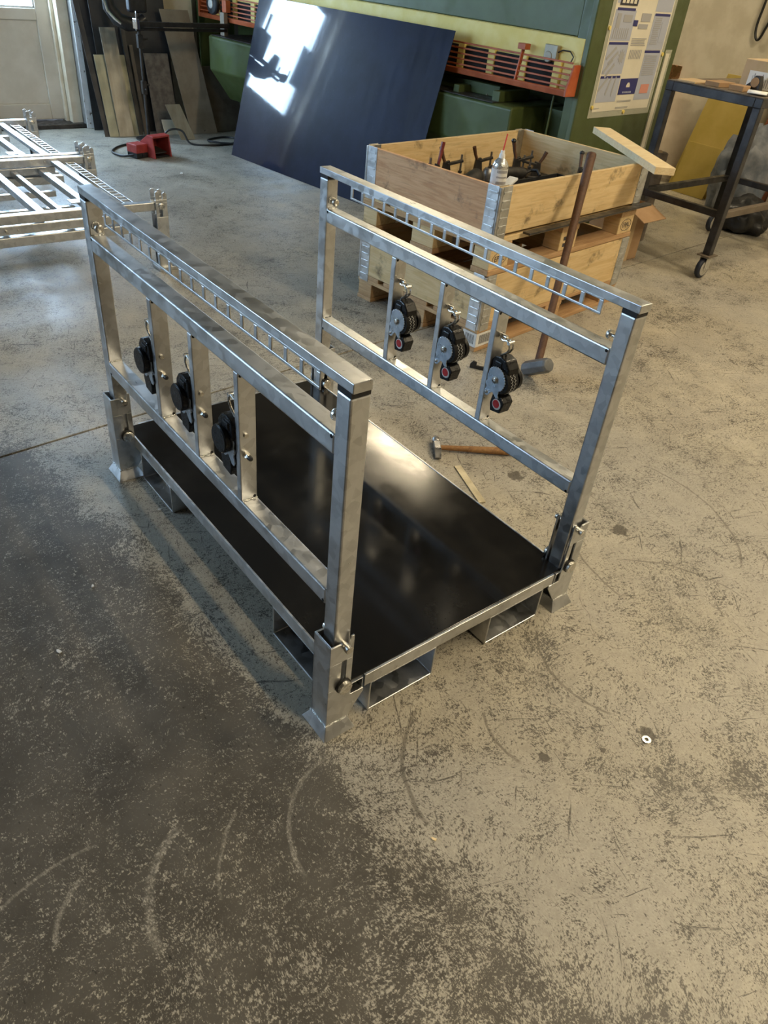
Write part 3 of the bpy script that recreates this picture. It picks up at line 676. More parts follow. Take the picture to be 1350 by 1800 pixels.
d_ = .262 + .765 * .52; zc = 1.42 - .625 * .715
MB().prism([(-.022, -.012), (.022, -.012), (.022, .0), (.010, .014), (-.010, .014), (-.022, .0)], (d_, .0935, zc), (1, 0, 0), (0, 0, 1), (0, -1, 0), .0006).build('logo_emblem', 'posterpaper', lg)
for k in range(7): rectp(.455 + k * .021, .468 + k * .021, .772, .788, 'logo_lettering', 'print_l', .0056, lg)
for u0, u1, v0, v1, n_ in ((.40, .64, .30, .37, 5), (.42, .62, .40, .48, 0), (.70, .82, .12, .36, 14), (.69, .90, .45, .64, 11), (.09, .33, .22, .31, 0), (.40, .64, .855, .875, 2), (.05, .16, .91, .925, 1), (.40, .62, .915, .935, 2)):
    if n_:
        for k in range(n_): rectp(u0, u1 - random.uniform(0, .03), v0 + (v1 - v0) * k / n_, v0 + (v1 - v0) * (k + .45) / n_, 'text_line', 'print', .0052, sheet)
    else:
        for k in range(8): rectp(u0 + (u1 - u0) * k / 8, u0 + (u1 - u0) * (k + .4) / 8, v0, v1, 'text_line', 'print', .0052, sheet)
for u0, u1, v0, v1, m in ((.10, .16, .10, .22, 'print'), (.20, .33, .11, .17, 'print'), (.36, .43, .15, .20, 'print_b'), (.47, .62, .09, .16, 'print'), (.45, .60, .18, .22, 'print'), (.83, .92, .16, .33, 'print_l'), (.74, .88, .715, .80, 'print_r')):
    rectp(u0, u1, v0, v1, 'figure', m, .0054, sheet)
def on_poster(u, v): return (.262 + .765 * u, 1.42 - .625 * v)
for u, v, a in ((.13, .42, .6), (.17, .46, .6), (.12, .53, .7), (.16, .57, .7), (.11, .69, .7), (.20, .70, 1.2), (.28, .71, 1.4)):
    d0, z0 = on_poster(u, v); dx, dz = .055 * math.cos(a), .055 * math.sin(a)
    MB().prism([(-dx, -dz), (-dx + .012, -dz - .012), (dx + .012, dz - .012), (dx, dz)], (d0, .0945, z0), (1, 0, 0), (0, 0, 1), (0, -1, 0), .0006).build('figure', 'print', sheet)
d0, z0 = on_poster(.30, .46)
MB().prism([((.042 if k % 2 else .024) * math.cos(k * math.pi / 10), (.042 if k % 2 else .024) * math.sin(k * math.pi / 10)) for k in range(20)], (d0, .0945, z0), (1, 0, 0), (0, 0, 1), (0, -1, 0), .0006).build('figure', 'print', sheet)
for k, (u, v) in enumerate(((.02, .22), (.97, .44), (.55, .965), (.03, .90))):
    d0, z0 = on_poster(u, v); MB().cyl((d0, .099, z0), (d0, .088, z0), .011, 16).build('magnet', 'yellow', po, 0, True)
po2 = thing('document_sleeve', 'narrow clear document sleeve hanging right of the poster', 'sleeve', MO, ME)
B(1.045, 1.125, .093, .099, .55, 1.17).build('sleeve', 'sleeve', po2)
B(1.052, 1.10, .0925, .0929, .57, 1.15).build('paper_edge', 'posterpaper', po2)

# ================================================================== DARK BLUE SHEET
se = Vector((-.11414627, .99346395, 0)); sn = Vector((.99346395, .11414627, 0)); ph = math.radians(74.5)
su = sn * math.cos(ph) + Vector((0, 0, 1)) * math.sin(ph)
bs = MB(); p0 = Vector((2.880, 3.313, 0)); nn = se.cross(su).normalized()
if nn.x < 0: nn = -nn
bs.obox(p0 + se * 1.06 + su * .6 + nn * .002 + Vector((0, 0, .001)), se * 1.06, su * .6, nn * .002)
tag(bs.build('steel_sheet', 'bluesheet', None, .0008), 'large glossy dark blue steel sheet leaning against the green shear', 'sheet')

# ================================================================== PALLETS AND COLLARS
PN = (1.825, 1.43); PA = math.radians(6.7); PL, PW = 1.27, .85
def pallet(z0, h, label, lab):
    t = thing('wooden_pallet', label, 'pallet', (PN[0], PN[1], z0), PA, 'stacked wooden pallets')
    k = h / .144; tb = .022 * k; bh = .078 * k
    zb = tb; zc = zb + bh; zd = zc + tb
    for y0, wy in ((0, .105), (PW / 2 - .076, .152), (PW - .105, .105)): B(0, PL, y0, y0 + wy, 0, tb).build('bottom_board', 'pine_old', t, .003)
    for xi, (x0, wx) in enumerate(((0, .15), (PL / 2 - .075, .15), (PL - .15, .15))):
        for yi, (y0, wy) in enumerate(((0, .105), (PW / 2 - .076, .152), (PW - .105, .105))):
            b = B(x0 + .003, x0 + wx - .003, y0 + .003, y0 + wy - .003, zb, zc).build('block', 'pine_y' if lab else 'pine_old_y', t, .004)
            if lab and yi == 0 and xi in (0, 2):
                o = text_mesh('EPAL', .036, .0004, 'stamp_lettering', 'print_d', b, (x0 + wx / 2, y0 + .0022, (zb + zc) / 2), (math.pi / 2, 0, 0))
                rg = [(x0 + wx / 2 + .052 * math.cos(a * math.pi / 16), y0 + .0024, (zb + zc) / 2 + .030 * math.sin(a * math.pi / 16)) for a in range(32)]
                MB().tube(rg, .0014, 4, True).build('stamp_ring', 'print_d', b)
            if lab and yi == 0 and xi == 1:
                st = MB()
                for ii in range(3):
                    for jj in range(2): st.box(x0 + .03 + ii * .03, x0 + .05 + ii * .03, y0 + .0018, y0 + .0028, zb + .018 + jj * .032, zb + .036 + jj * .032)
                st.build('stamp_marks', 'print_d', b)
    for x0, wx in ((0, .15), (PL / 2 - .075, .15), (PL - .15, .15)): B(x0, x0 + wx, 0, PW, zc, zd).build('cross_board', 'pine_old_y', t, .003)
    yy = 0
    for wy, gp in ((.152, .040), (.105, .045), (.166, .045), (.105, .040), (.152, 0)):
        B(0, PL, yy, yy + wy, zd, zd + tb).build('deck_board', 'pine' if lab else 'pine_old', t, .003); yy += wy + gp
    return t
def collar(z0, h, label, mats):
    t = thing('pallet_collar', label, 'crate', (PN[0], PN[1], z0), PA, 'wooden pallet collars')
    th = .020
    B(.004, PL - .004, 0, th, 0, h).build('board', mats[0], t, .002); B(.004, PL - .004, PW - th, PW, 0, h).build('board', mats[1], t, .002)
    B(0, th, th + .002, PW - th - .002, 0, h).build('board', mats[2], t, .002); B(PL - th, PL, th + .002, PW - th - .002, 0, h).build('board', mats[3], t, .002)
    for cx, cy in ((0, 0), (PL, 0), (0, PW), (PL, PW)):
        sx = 1 if cx == 0 else -1; sy = 1 if cy == 0 else -1
        def r2(a, b): return (min(a, b), max(a, b))
        m = MB()
        z_a, z_b = -.035, h + .004
        m.box(*r2(cx + sx * .012, cx + sx * .075), *r2(cy - sy * .003, cy), z_a, z_b)
        m.box(*r2(cx - sx * .003, cx), *r2(cy + sy * .012, cy + sy * .075), z_a, z_b)
        m.box(*r2(cx + sx * .0, cx + sx * .075), *r2(cy + sy * th, cy + sy * (th + .002)), .02, z_b)
        m.cyl((cx + sx * .004, cy + sy * .004, z_a + .01), (cx + sx * .004, cy + sy * .004, z_b - .004), .0085, 10)
        hg = m.build('corner_hinge', 'galv', t, .001)
        k = 0
        while z_a + .03 + k * .036 < z_b - .01:
            zz = z_a + .03 + k * .036
            B(*r2(cx + sx * .016, cx + sx * .068), *r2(cy - sy * .006, cy - sy * .003), zz, zz + .010).build('hinge_rib', 'galv', hg, .0015); B(*r2(cx - sx * .006, cx - sx * .003), *r2(cy + sy * .016, cy + sy * .068), zz, zz + .010).build('hinge_rib', 'galv', hg, .0015); k += 1
    return t
pallet(0, .138, 'bottom pallet of the stack, standing on the floor under the lower collar', False)
collar(.140, .232, 'lower pine collar of the stack, between the two pallets', ['pine', 'pine', 'pine_y', 'pine_y'])
pallet(.376, .170, 'upper pallet with oval stamps on its blocks, resting on the lower collar', True)
collar(.560, .203, 'top open pine collar holding clamps, reddish board on its left side', ['pine', 'pine', 'pine_red', 'pine_y'])
def pworld(u, v, z): 
    c, s = math.cos(PA), math.sin(PA); return (PN[0] + u * c - v * s, PN[1] + u * s + v * c, z)
# delivery label wrapped round the bottom corner block
lb = thing('shipping_label', 'white barcode label wrapped round the lower pallet corner block', 'label', pworld(0, 0, .020), PA)
B(-.0015, -.0005, .0, .085, .005, .075).build('label_sheet', 'white', lb); B(0, .125, -.0015, -.0005, .005, .075).build('label_sheet', 'white', lb)
bc = MB()
for k in range(16): bc.box(.022 + k * .0056, .0245 + k * .0056 - (k % 3) * .0006, -.0024, -.0016, .018, .064)
bc.build('barcode', 'print_d', lb)
bc = MB()
for k in range(10): bc.box(-.0024, -.0016, .014 + k * .0056, .0165 + k * .0056 - (k % 3) * .0006, .018, .064)
bc.build('barcode', 'print_d', lb)
# dark flat bar lying on the upper pallet edge in front of the collar
fb = MB().box(.20, PL + .05, -.052, -.012, 0, .010).build('flat_bar', 'darksteel', None, .001, loc=pworld(0, 0, .5475), rot=(0, 0, PA))
tag(fb, 'dark steel flat bar lying along the edge of the upper pallet', 'bar')
ins = B(.025, PL - .025, .025, PW - .025, 0, .010).build('steel_plate', 'darksteel', None, .002, loc=pworld(0, 0, .560), rot=(0, 0, PA))
tag(ins, 'dark oily plate covering the bottom of the top collar', 'plate')
# loose fastening clamps and grips inside the top collar
def clamp(u, v, rz, hgt, label, red=False, ball=False):
    t = thing('toggle_clamp', label, 'clamp', pworld(u, v, .570), rz, 'toggle clamps in the top collar')
    MB().box(-.05, .05, -.022, .022, 0, .012).build('base', 'darksteel', t, .002)
    MB().prism([(-.03, 0), (.03, 0), (.022, hgt * .5), (-.012, hgt * .55)], (0, -.008, .012), (1, 0, 0), (0, 0, 1), (0, 1, 0), .016).build('body', 'darksteel', t, .002)
    MB().bar((.0, 0, hgt * .5), (-.09, 0, hgt * .62), .018, .014).build('arm', 'darksteel', t, .002)
    MB().cyl((-.08, 0, hgt * .62 + .03), (-.08, 0, hgt * .62 - .05), .006, 10).lathe((-.08, 0, hgt * .62 - .05), (0, 0, -1), [(0, .012), (.012, .010)], 12).build('spindle', 'hammer', t, 0, True)
    MB().tube([(.01, 0, hgt * .52), (.03, 0, hgt * .75), (.045, 0, hgt)], [.008, .009, .011], 10).build('lever', 'handle' if not red else 'leverred', t, 0, True)
    if ball: MB().lathe((.045, 0, hgt - .012), (0, 0, 1), [(0, .003), (.004, .011), (.012, .014), (.02, .011), (.024, .003)], 14).build('knob', 'black', t, 0, True)
clamp(.27, .62, .4, .23, 'toggle clamp with a red lever near the left board of the collar', True)
clamp(.50, .75, 2.8, .17, 'toggle clamp near the middle of the left board in the collar')
clamp(.92, .60, 2.8, .20, 'tall ball-knob clamp standing free at the back of the collar', ball=True)
clamp(1.08, .58, -.5, .14, 'toggle clamp right of the ball-knob clamp in the collar')
clamp(1.19, .36, .9, .16, 'ball-knob clamp closest to the right board of the collar', ball=True)
clamp(.78, .76, 3.0, .15, 'low toggle clamp against the back board of the collar')
def gun(u, v, rz, label, s=1.0):
    t = thing('angle_grinder', label, 'tool', pworld(u, v, .570), rz, 'grinders in the top collar')
    MB().lathe((-.14 * s, 0, .055), (1, 0, .06), [(0, .022 * s), (.02, .030 * s), (.12 * s, .030 * s), (.15 * s, .036 * s), (.22 * s, .038 * s), (.25 * s, .026 * s)], 18).build('body', 'darksteel', t, 0, True)
    MB().lathe((.11 * s, 0, .030), (0, 0, 1), [(0, .030), (.02, .034), (.05, .028), (.06, .02)], 18).build('head', 'hammer', t, 0, True)
    MB().lathe((.11 * s, 0, .022), (0, 0, 1), [(0, .058), (.006, .058)], 26).build('disc', 'darksteel', t, 0, True)
    MB().tube([(-.14 * s, 0, .055), (-.18 * s, 0, .07), (-.20 * s, .03, .075), (-.20 * s, .06, .055)], .009, 8).build('side_handle', 'black', t, 0, True)
gun(.42, .52, .4, 'grey angle grinder lying nearest the reddish board', 1.1); gun(.76, .56, 3.0, 'dark angle grinder lying beside the red-lever clamp'); gun(.20, .33, 1.5, 'angle grinder lying behind the spray can', .9)
pp = B(-.06, .06, -.025, .025, 0, .012).build('paper_packet', 'white', None, .002, loc=pworld(.62, .42, .62), rot=(0, -.3, .3)); tag(pp, 'small white packet lying among the tools', 'packet')
bx2 = thing('parts_tray', 'black plastic parts tray in the middle of the top collar', 'tray', pworld(.62, .10, .570), PA)
MB().box(0, .5, 0, .36, 0, .006).box(0, .006, 0, .36, .006, .05).box(.494, .5, 0, .36, .006, .05).box(.006, .494, 0, .006, .006, .05).box(.006, .494, .354, .36, .006, .05).build('tray_shell', 'black', bx2, .002)
# spray can
sc = thing('spray_can', 'silver spray can with white cap and red straw in the near corner of the collar', 'spray can', pworld(.115, .115, .570), PA)
sc.scale = (1.08, 1.08, 1.15)
MB().lathe((0, 0, 0), (0, 0, 1), [(0, .030), (.003, .033), (.215, .033), (.219, .0335), (.222, .032)], 28).build('can_body', 'can', sc, 0, True)
MB().lathe((0, 0, .012), (0, 0, 1), [(0, .0334), (.196, .0334)], 28).build('paper_label', 'white', sc, 0, True)
tx = MB()
for k in range(8):
    a0 = -2.7
    for i in range(9):
        a = a0 + i * .17; tx.obox((.0336 * math.cos(a), .0336 * math.sin(a), .06 + k * .02), (-.0025 * math.sin(a), .0025 * math.cos(a), 0), (.0004 * math.cos(a), .0004 * math.sin(a), 0), (0, 0, .005 if k % 2 else .003))
tx.build('label_print', 'print', sc)
MB().lathe((0, 0, .222), (0, 0, 1), [(0, .030), (.008, .028), (.016, .020), (.022, .014)], 24).build('dome', 'can', sc, 0, True)
MB().lathe((0, 0, .244), (0, 0, 1), [(0, .013), (.012, .012), (.016, .009), (.026, .008)], 16).build('spray_cap', 'white', sc, 0, True)
MB().cyl((0, 0, .266), (.020, .006, .325), .0028, 8).build('straw', 'red', sc, 0, True)
# new pine batten across the collar corner
bt = MB().bar((2.865, 1.338, .785), (3.42, 2.19, .785), .105, .035).build('wooden_batten', 'pine_new', None, .002)
tag(bt, 'fresh pine batten lying across the right corner of the top collar', 'batten')
# sledge hammer leaning on the collar
sg = thing('sledge_hammer', 'sledge hammer with long dark wooden handle leaning against the crate', 'hammer', (1.838, 1.045, 0))
hp0, hp1 = Vector((.0, .0, .012)), Vector((2.43 - 1.838, 1.468 - 1.045, .855))
dd = (hp1 - hp0).normalized()
MB().tube([hp0 + dd * t for t in (.045, .1, .3, .6, .85, .98, (hp1 - hp0).length)], [.017, .018, .017, .018, .019, .021, .022], 14).build('handle', 'handle', sg, 0, True)
ax = Vector((-.40, -.92, 0)).normalized(); ax = (ax - dd * ax.dot(dd)).normalized(); ay = dd.cross(ax)
hc = hp0 + dd * .072
hm = MB()
rr = []
for t, r in ((-.085, .028), (-.075, .035), (-.03, .036), (.03, .036), (.075, .035), (.085, .028)): rr.append((t + .085, r))
hm.lathe(hc - ax * .085, ax, rr, 8); hm.build('head', 'sledge', sg, .003)
MB().tube([hp1 - dd * .012, hp1 - dd * .006, hp1], [.0222, .0226, .018], 14).build('handle_end', 'handle', sg, 0, True)
zmin = min(v.co.z for ch in C.objects if ch.parent == sg for v in ch.data.vertices); sg.location.z = -zmin + .001
# cross-pein hammer on the floor
hmr = thing('hammer', 'small hammer with varnished wooden handle lying on the floor', 'hammer', (1.07, .835, 0))
hx = Vector((1.32 - 1.07, .655 - .835, 0)).normalized()
pr = Vector((-hx.y, hx.x, 0))
MB().tube([Vector((0, 0, .017)) + hx * t for t in (-.012, .03, .10, .16, .22, .285, .30)], [.009, .0095, .011, .013, .0145, .015, .011], 12).build('handle', 'handle2', hmr, 0, True)
MB().obox((0, 0, .017), hx * .013, pr * .026, (0, 0, .014)).lathe(Vector((0, 0, .017)) + pr * .024, pr, [(0, .012), (.012, .0115), (.016, .0155), (.034, .0155), (.037, .013)], 14).build('head', 'hammer', hmr, .003)
MB().add([Vector((0, 0, .017)) - pr * .026 + hx * a * .013 + Vector((0, 0, b * .014)) for a, b in ((-1, -1), (1, -1), (1, 1), (-1, 1))] + [Vector((0, 0, .010)) - pr * .066 + hx * a * .012 + Vector((0, 0, b * .003)) for a, b in ((-1, -1), (1, -1), (1, 1), (-1, 1))], [(0, 1, 2, 3), (7, 6, 5, 4), (0, 4, 5, 1), (1, 5, 6, 2), (2, 6, 7, 3), (3, 7, 4, 0)]).build('pein', 'hammer', hmr, .001)
# small loose things on the floor
fs = MB().obox((0, 0, .0025), Vector((.9, -.05, 0)) * 0 + Vector((-.34, -.94, 0)).normalized() * .118, Vector((.94, -.34, 0)).normalized() * .0135, (0, 0, .002)).build('steel_strip', 'brass', None, .0005, loc=(1.028, .600, .0005))
fs.data.materials[0] = MT['palestrip'] if 'palestrip' in MT else mottled('pale_strip', (.50, .44, .30), (.66, .60, .44), .4, .5, 20); tag(fs, 'short flat metal strip on the floor beside the deck edge', 'strip')
cp = thing('hook_latch', 'small black notched latch lying beside the sledge hammer', 'latch', (1.735, 1.255, 0), -1.0)
MB().prism([(-.075, 0), (.08, 0), (.08, .012), (.02, .014), (.02, .03), (.004, .034), (.004, .016), (-.045, .016), (-.045, .032), (-.062, .036), (-.075, .02)], (0, -.006, .001), (1, 0, 0), (0, 0, 1), (0, 1, 0), .012).build('latch_body', 'black', cp, .001)
wsh = MB(); k = 28
for r, z in ((.0115, 0), (.0115, .0022), (.0055, .0022), (.0055, 0)): wsh.v += [(r * math.cos(2 * math.pi * i / k), r * math.sin(2 * math.pi * i / k), z + .001) for i in range(k)]
for j in range(4):
    for i in range(k): wsh.f.append((j * k + i, j * k + (i + 1) % k, ((j + 1) % 4) * k + (i + 1) % k, ((j + 1) % 4) * k + i))
tag(wsh.build('steel_washer', 'bolt', None, loc=(.6485, -.4734, 0)), 'small bright washer lying on a dark floor spot', 'washer')
for (x, y, s, lab) in ((-.449, .587, .008, 'pale round chip on the dark floor at far left'), (.03, -.365, .006, 'tiny orange wood splinter in front of the rack foot'), (.02, 1.02, .006, 'small pale crumb beside the rack foot'), (-.29, .78, .006, 'small pale crumb on the dark coating'), (1.95, 4.95, .02, 'small white scrap on the floor before the pedal')):
    kk = random.random() * 3
    o = MB().prism([(s * (1 + .3 * math.sin(3 * a + kk)) * math.cos(a), s * (.7 + .2 * math.cos(2 * a)) * math.sin(a)) for a in [i * math.pi / 5 for i in range(10)]], (0, 0, 0), (1, 0, 0), (0, 1, 0), (0, 0, 1), .003).build('floor_scrap', 'pine_new' if 'splinter' in lab else 'white', None, .0005, loc=(x, y, .0005), rot=(0, 0, kk))
    tag(o, lab, 'scrap')

# ================================================================== LEANING PLATES BY THE DOOR
def lean(name, lab, x0, x1, yb, h, mat, ang=12, th=.006, rz=0.0, shear=0.0, top=None, group='metal plates leaning on the far wall'):
    pts = [(0, 0), (x1 - x0, 0), (x1 - x0 + shear, h if top is None else top), (shear, h)]
    o = MB().prism(pts, (0, 0, 0), (1, 0, 0), (0, 0, 1), (0, 1, 0), th).build(name, mat, None, .0008, loc=(x0, yb, .002), rot=(-math.radians(ang), 0, rz))
    tag(o, lab, 'plate', group); return o
def angto(yb, h): # lean so that the top touches the far wall
    return math.degrees(math.asin(min(.9, (Y1 - .012 - yb) / h)))
lean('steel_plate', 'charcoal plate standing nearest the white door jamb', 1.865, 2.02, 6.56, 1.45, 'charcoal', angto(6.56, 1.45))
lean('steel_plate', 'wide charcoal plate behind the olive strips', 1.95, 2.62, 6.42, 1.60, 'charcoal', angto(6.42, 1.60))
lean('steel_plate', 'thin dark strip left of the olive plate', 1.858, 1.905, 6.285, 1.30, 'charcoal', angto(6.285, 1.30), shear=-.04)
lean('steel_plate', 'short greenish plate behind the long brushed strip', 1.895, 2.165, 6.268, .63, 'olive', 15)
lean('steel_plate', 'long brushed steel strip standing in front of the greenish plate', 1.978, 2.112, 6.255, .83, 'olive2', 13.5)
lean('steel_plate', 'dark narrow bar right of the brushed strip', 2.18, 2.215, 6.30, .95, 'charcoal', 14, .02)
lean('steel_plate', 'second dark narrow bar right of the brushed strip', 2.235, 2.265, 6.31, .70, 'brownsteel', 14, .02)
lean('steel_plate', 'mottled brown plate left of the long pale plate', 2.345, 2.57, 6.30, .64, 'mottle', 13)
lean('steel_plate', 'long pale brown plate with rust marks, leaning left', 2.66, 2.93, 6.24, .98, 'palebrown', 13, shear=-.13)
lean('steel_plate', 'broad brown plate in front of the shear bed end', 2.745, 3.26, 6.255, .55, 'brownsteel', 14, rz=.08, shear=-.05)
lean('steel_plate', 'small grey plate tipped over in front of the mottled plate', 2.46, 2.60, 6.03, .30, 'olive2', 28, shear=-.07)
lean('cream_board', 'cream board standing high behind the brown plates', 2.62, 2.92, 6.56, 1.5, 'creamboard', 4, .016)
lean('rusty_board', 'narrow rusty board beside the cream board', 2.50, 2.615, 6.57, 1.5, 'brownsteel', 3, .016)
cs = MB().prism([(0, 0), (.20, 0), (.22, .12), (-.01, .13)], (0, 0, 0), (1, 0, 0), (0, 0, 1), (0, 1, 0), .004).build('card_scrap', 'creamboard', None, .0008, loc=(2.40, 6.24, .002), rot=(-.3, 0, 0))
tag(cs, 'torn pale cardboard piece behind the red pedal', 'cardboard')
# machine stand with black lever head in front of the plates
ms = thing('lever_stand', 'thin dark pole stand with black lever head and chrome handle', 'stand', (2.19, 6.12, 0))
MB().cyl((0, 0, 0), (0, 0, .012), .11, 24).build('base', 'black', ms, .003)
MB().cyl((0, 0, .012), (0, 0, 1.35), .013, 12).build('pole', 'darksteel', ms, 0, True)
MB().box(-.02, .02, -.02, .02, .36, .46).cyl((.02, 0, .43), (.05, 0, .43), .009, 10).cyl((.0, -.02, .40), (.0, -.05, .40), .007, 10).build('clamp_collar', 'darksteel', ms, .003)
MB().box(-.022, .022, -.022, .022, .70, .80).cyl((.02, 0, .76), (.07, 0, .77), .008, 10).build('clamp_collar', 'darksteel', ms, .003)
MB().tube([(-.25, 0, 1.10), (-.23, 0, .98), (-.17, 0, .90), (-.09, 0, .87), (.0, 0, .87), (.06, 0, .91)], [.035, .05, .055, .055, .05, .04], 14).build('lever_head', 'black', ms, 0, True)
MB().box(-.08, .08, -.035, .035, .95, 1.20).build('gear_box', 'black', ms, .02)
MB().tube([(-.285, -.05, 1.03), (-.27, -.06, .96), (-.22, -.06, .91), (-.17, -.06, .875)], [.008, .010, .012, .010], 10).build('lever_handle', 'chrome', ms, 0, True)

# red foot pedal with cable
pd = thing('foot_pedal', 'red metal foot pedal switch on the floor', 'pedal', (1.90, 5.55, 0), .30)
hood = MB()
for (xa, xb, tz, bz) in ((0, .012, .15, 0), (.168, .18, .15, 0)): hood.prism([(-.14, 0), (.04, 0), (.04, .10), (-.06, .165), (-.12, .16)], (xa, 0, .001), (0, 1, 0), (0, 0, 1), (1, 0, 0), .012)
hood.prism([(-.125, .150), (-.06, .155), (.04, .090), (.04, .104), (-.06, .170), (-.125, .164)], (0, 0, .001), (0, 1, 0), (0, 0, 1), (1, 0, 0), .18)
hood.box(.012, .168, .030, .04, .001, .10); hood.build('hood', 'pedalred', pd, .004)
B(.012, .168, -.12, .03, .001, .014).build('sole', 'black', pd, .003)
MB().prism([(-.11, .030), (.02, .050), (.02, .060), (-.11, .040)], (.03, 0, 0), (0, 1, 0), (0, 0, 1), (1, 0, 0), .12).build('treadle', 'darksteel', pd, .003)
B(-.12, -.001, -.06, .06, .04, .105).build('terminal_box', 'pedalred', pd, .006)
B(-.118, -.003, -.058, .058, .001, .04).build('terminal_base', 'black', pd, .003)
MB().lathe((-.05, -.058, .025), (0, -1, 0), [(0, .014), (.01, .012)], 14).build('cable_gland', 'black', pd, 0, True)
def sm(pts, n=6):
    out = []; P = [Vector(p) for p in pts]
    for i in range(len(P) - 1):
        a, b, c, d = P[max(i - 1, 0)], P[i], P[i + 1], P[min(i + 2, len(P) - 1)]
        for k in range(n):
            t = k / n; out.append(.5 * ((2 * b) + (c - a) * t + (2 * a - 5 * b + 4 * c - d) * t * t + (3 * b - a - 3 * c + d) * t ** 3))
    return out + [P[-1]]
tag(MB().tube(sm([(1.83, 5.49, .03), (1.72, 5.55, .012), (1.70, 5.72, .009), (1.84, 5.90, .009), (2.05, 5.98, .009), (2.22, 5.99, .012), (2.32, 5.97, .10), (2.42, 5.92, .10), (2.46, 5.84, .012), (2.62, 5.75, .009), (2.85, 5.78, .009), (2.98, 5.92, .009), (2.90, 6.03, .009), (2.72, 5.98, .009), (2.66, 5.85, .018), (2.85, 5.70, .018), (3.05, 5.72, .009)]), .0085, 8).build('pedal_cable', 'cable', None, 0, True), 'black cable looping across the floor from the red pedal', 'cable')
tag(MB().lathe((0, 0, 0), (0, 0, 1), [(0, .11), (.012, .11), (.02, .06), (.05, .05), (.06, .03)], 20).build('floor_weight', 'black', None, 0, True, loc=(2.04, 5.80, .001)), 'flat black round weight on the floor behind the red pedal', 'weight')

# ================================================================== WHEELED BENCH ON THE RIGHT
BZ = 1.045; LX, LY = 1.12, .60; BA = math.radians(1.5)
tb = thing('wheeled_bench', 'dark steel bench on blue-black castors', 'bench', (4.03, 1.59, 0), BA)
for (x, y) in ((0, 0), (LX, 0), (0, LY), (LX, LY)):
    lg_ = B(x - .025, x + .025, y - .025, y + .025, .15, BZ - .05).build('leg', 'tablesteel', tb, .004)
    ca = MB().box(x - .055, x + .055, y - .045, y + .045, .142, .150).build('castor_plate', 'brownsteel', lg_, .002)
    MB().box(x - .03, x + .025, y - .026, y - .022, .055, .142).box(x - .03, x + .025, y + .022, y + .026, .055, .142).box(x - .03, x + .025, y - .022, y + .022, .13, .142).cyl((x - .012, y - .032, .066), (x - .012, y + .032, .066), .007, 10).build('castor_fork', 'wheelhub', lg_, .002)
    MB().lathe((x - .012, y - .018, .066), (0, 1, 0), [(0, .052), (.004, .062), (.010, .066), (.026, .066), (.032, .062), (.036, .052)], 30).build('tyre', 'wheelrub', lg_, 0, True)
    MB().lathe((x - .012, y - .0195, .066), (0, 1, 0), [(0, .030), (.001, .048), (.038, .048), (.039, .030)], 26).build('wheel_hub', 'wheelhub', lg_, 0, True)
for nm, a in (('top_rail', (-.025, LX + .025, -.025, .025)), ('top_rail', (-.025, LX + .025, LY - .025, LY + .025)), ('top_rail', (-.025, .025, .025, LY - .025)), ('top_rail', (LX - .025, LX + .025, .025, LY - .025))):
    B(a[0], a[1], a[2], a[3], BZ - .05, BZ).build(nm, 'tablesteel', tb, .003)
B(-.02, LX + .02, -.02, LY + .02, BZ, BZ + .006).build('bench_top', 'tabletop', tb, .001)
for a in ((.025, LX - .025, -.02, .02), (.025, LX - .025, LY - .02, LY + .02), (-.02, .02, .025, LY - .025), (LX - .02, LX + .02, .025, LY - .025)):
    B(a[0], a[1], a[2], a[3], .375, .415).build('lower_rail', 'brownsteel' if a[2] == -.02 else 'tablesteel', tb, .003)
def bw(u, v, z=BZ + .006):
    c, s = math.cos(BA), math.sin(BA); return (4.03 + u * c - v * s, 1.59 + u * s + v * c, z + .0006)
cbx = thing('cardboard_carton', 'brown cardboard carton with white barcode label on the wheeled bench', 'box', bw(.25, .08), BA)
B(0, .30, 0, .22, 0, .155).build('carton_body', 'card2', cbx, .003)
lbl = B(-.0012, -.0002, .015, .175, .010, .100).build('shipping_label', 'paper', cbx)
B(.012, .20, -.0012, -.0002, .012, .105).build('shipping_label', 'paper', cbx)
bc = MB()
for k in range(10): bc.box(-.0022, -.0013, .028 + k * .013, .028 + k * .013 + (.006 if k % 3 else .003), .020, .088 - (k % 4) * .012)
bc.build('label_print', 'print', lbl)
B(.10, .2, .09, .13, .155, .1562).build('packing_tape', 'card', cbx)
for u, v, sx, sy, hh, m, lab, rz in ((.07, .50, .10, .06, .012, 'card2', 'thin flat cardboard piece at the far left end of the bench', .1), (.12, .35, .05, .08, .026, 'card', 'flat brown package lying on the bench', 1.5), (.085, .20, .05, .045, .030, 'card', 'small brown package next to the carton', .1)):
    o = B(-sx, sx, -sy, sy, 0, hh).build('flat_package', m, None, .003, loc=bw(u, v), rot=(0, 0, rz)); tag(o, lab, 'package', 'packages on the bench')
pm = MB(); nx = 12
for i in range(nx + 1):
    x = i / nx * .20; z = .006 + .020 * math.exp(-((x - .03) / .03) ** 2)
    pm.v += [(x, 0, z), (x, .11, z)]
for i in range(nx): pm.f.append((2 * i, 2 * i + 2, 2 * i + 3, 2 * i + 1))
pmo = pm.build('paper_sheets', 'paper', None, 0, True, loc=bw(.02, -.01, BZ + .004), rot=(0, 0, .35))
sdm = pmo.modifiers.new('solid', 'SOLIDIFY'); sdm.thickness = .004
tag(pmo, 'curled white paper sheets on the front edge of the bench', 'paper')
gl = thing('tape_dispenser', 'small black tape dispenser beside the carton', 'dispenser', bw(.175, .16), 1.5)
MB().prism([(-.05, 0), (.05, 0), (.045, .03), (.02, .05), (.0, .085), (-.03, .085), (-.045, .04)], (0, -.02, 0), (1, 0, 0), (0, 0, 1), (0, 1, 0), .04).build('dispenser_body', 'black', gl, .004)
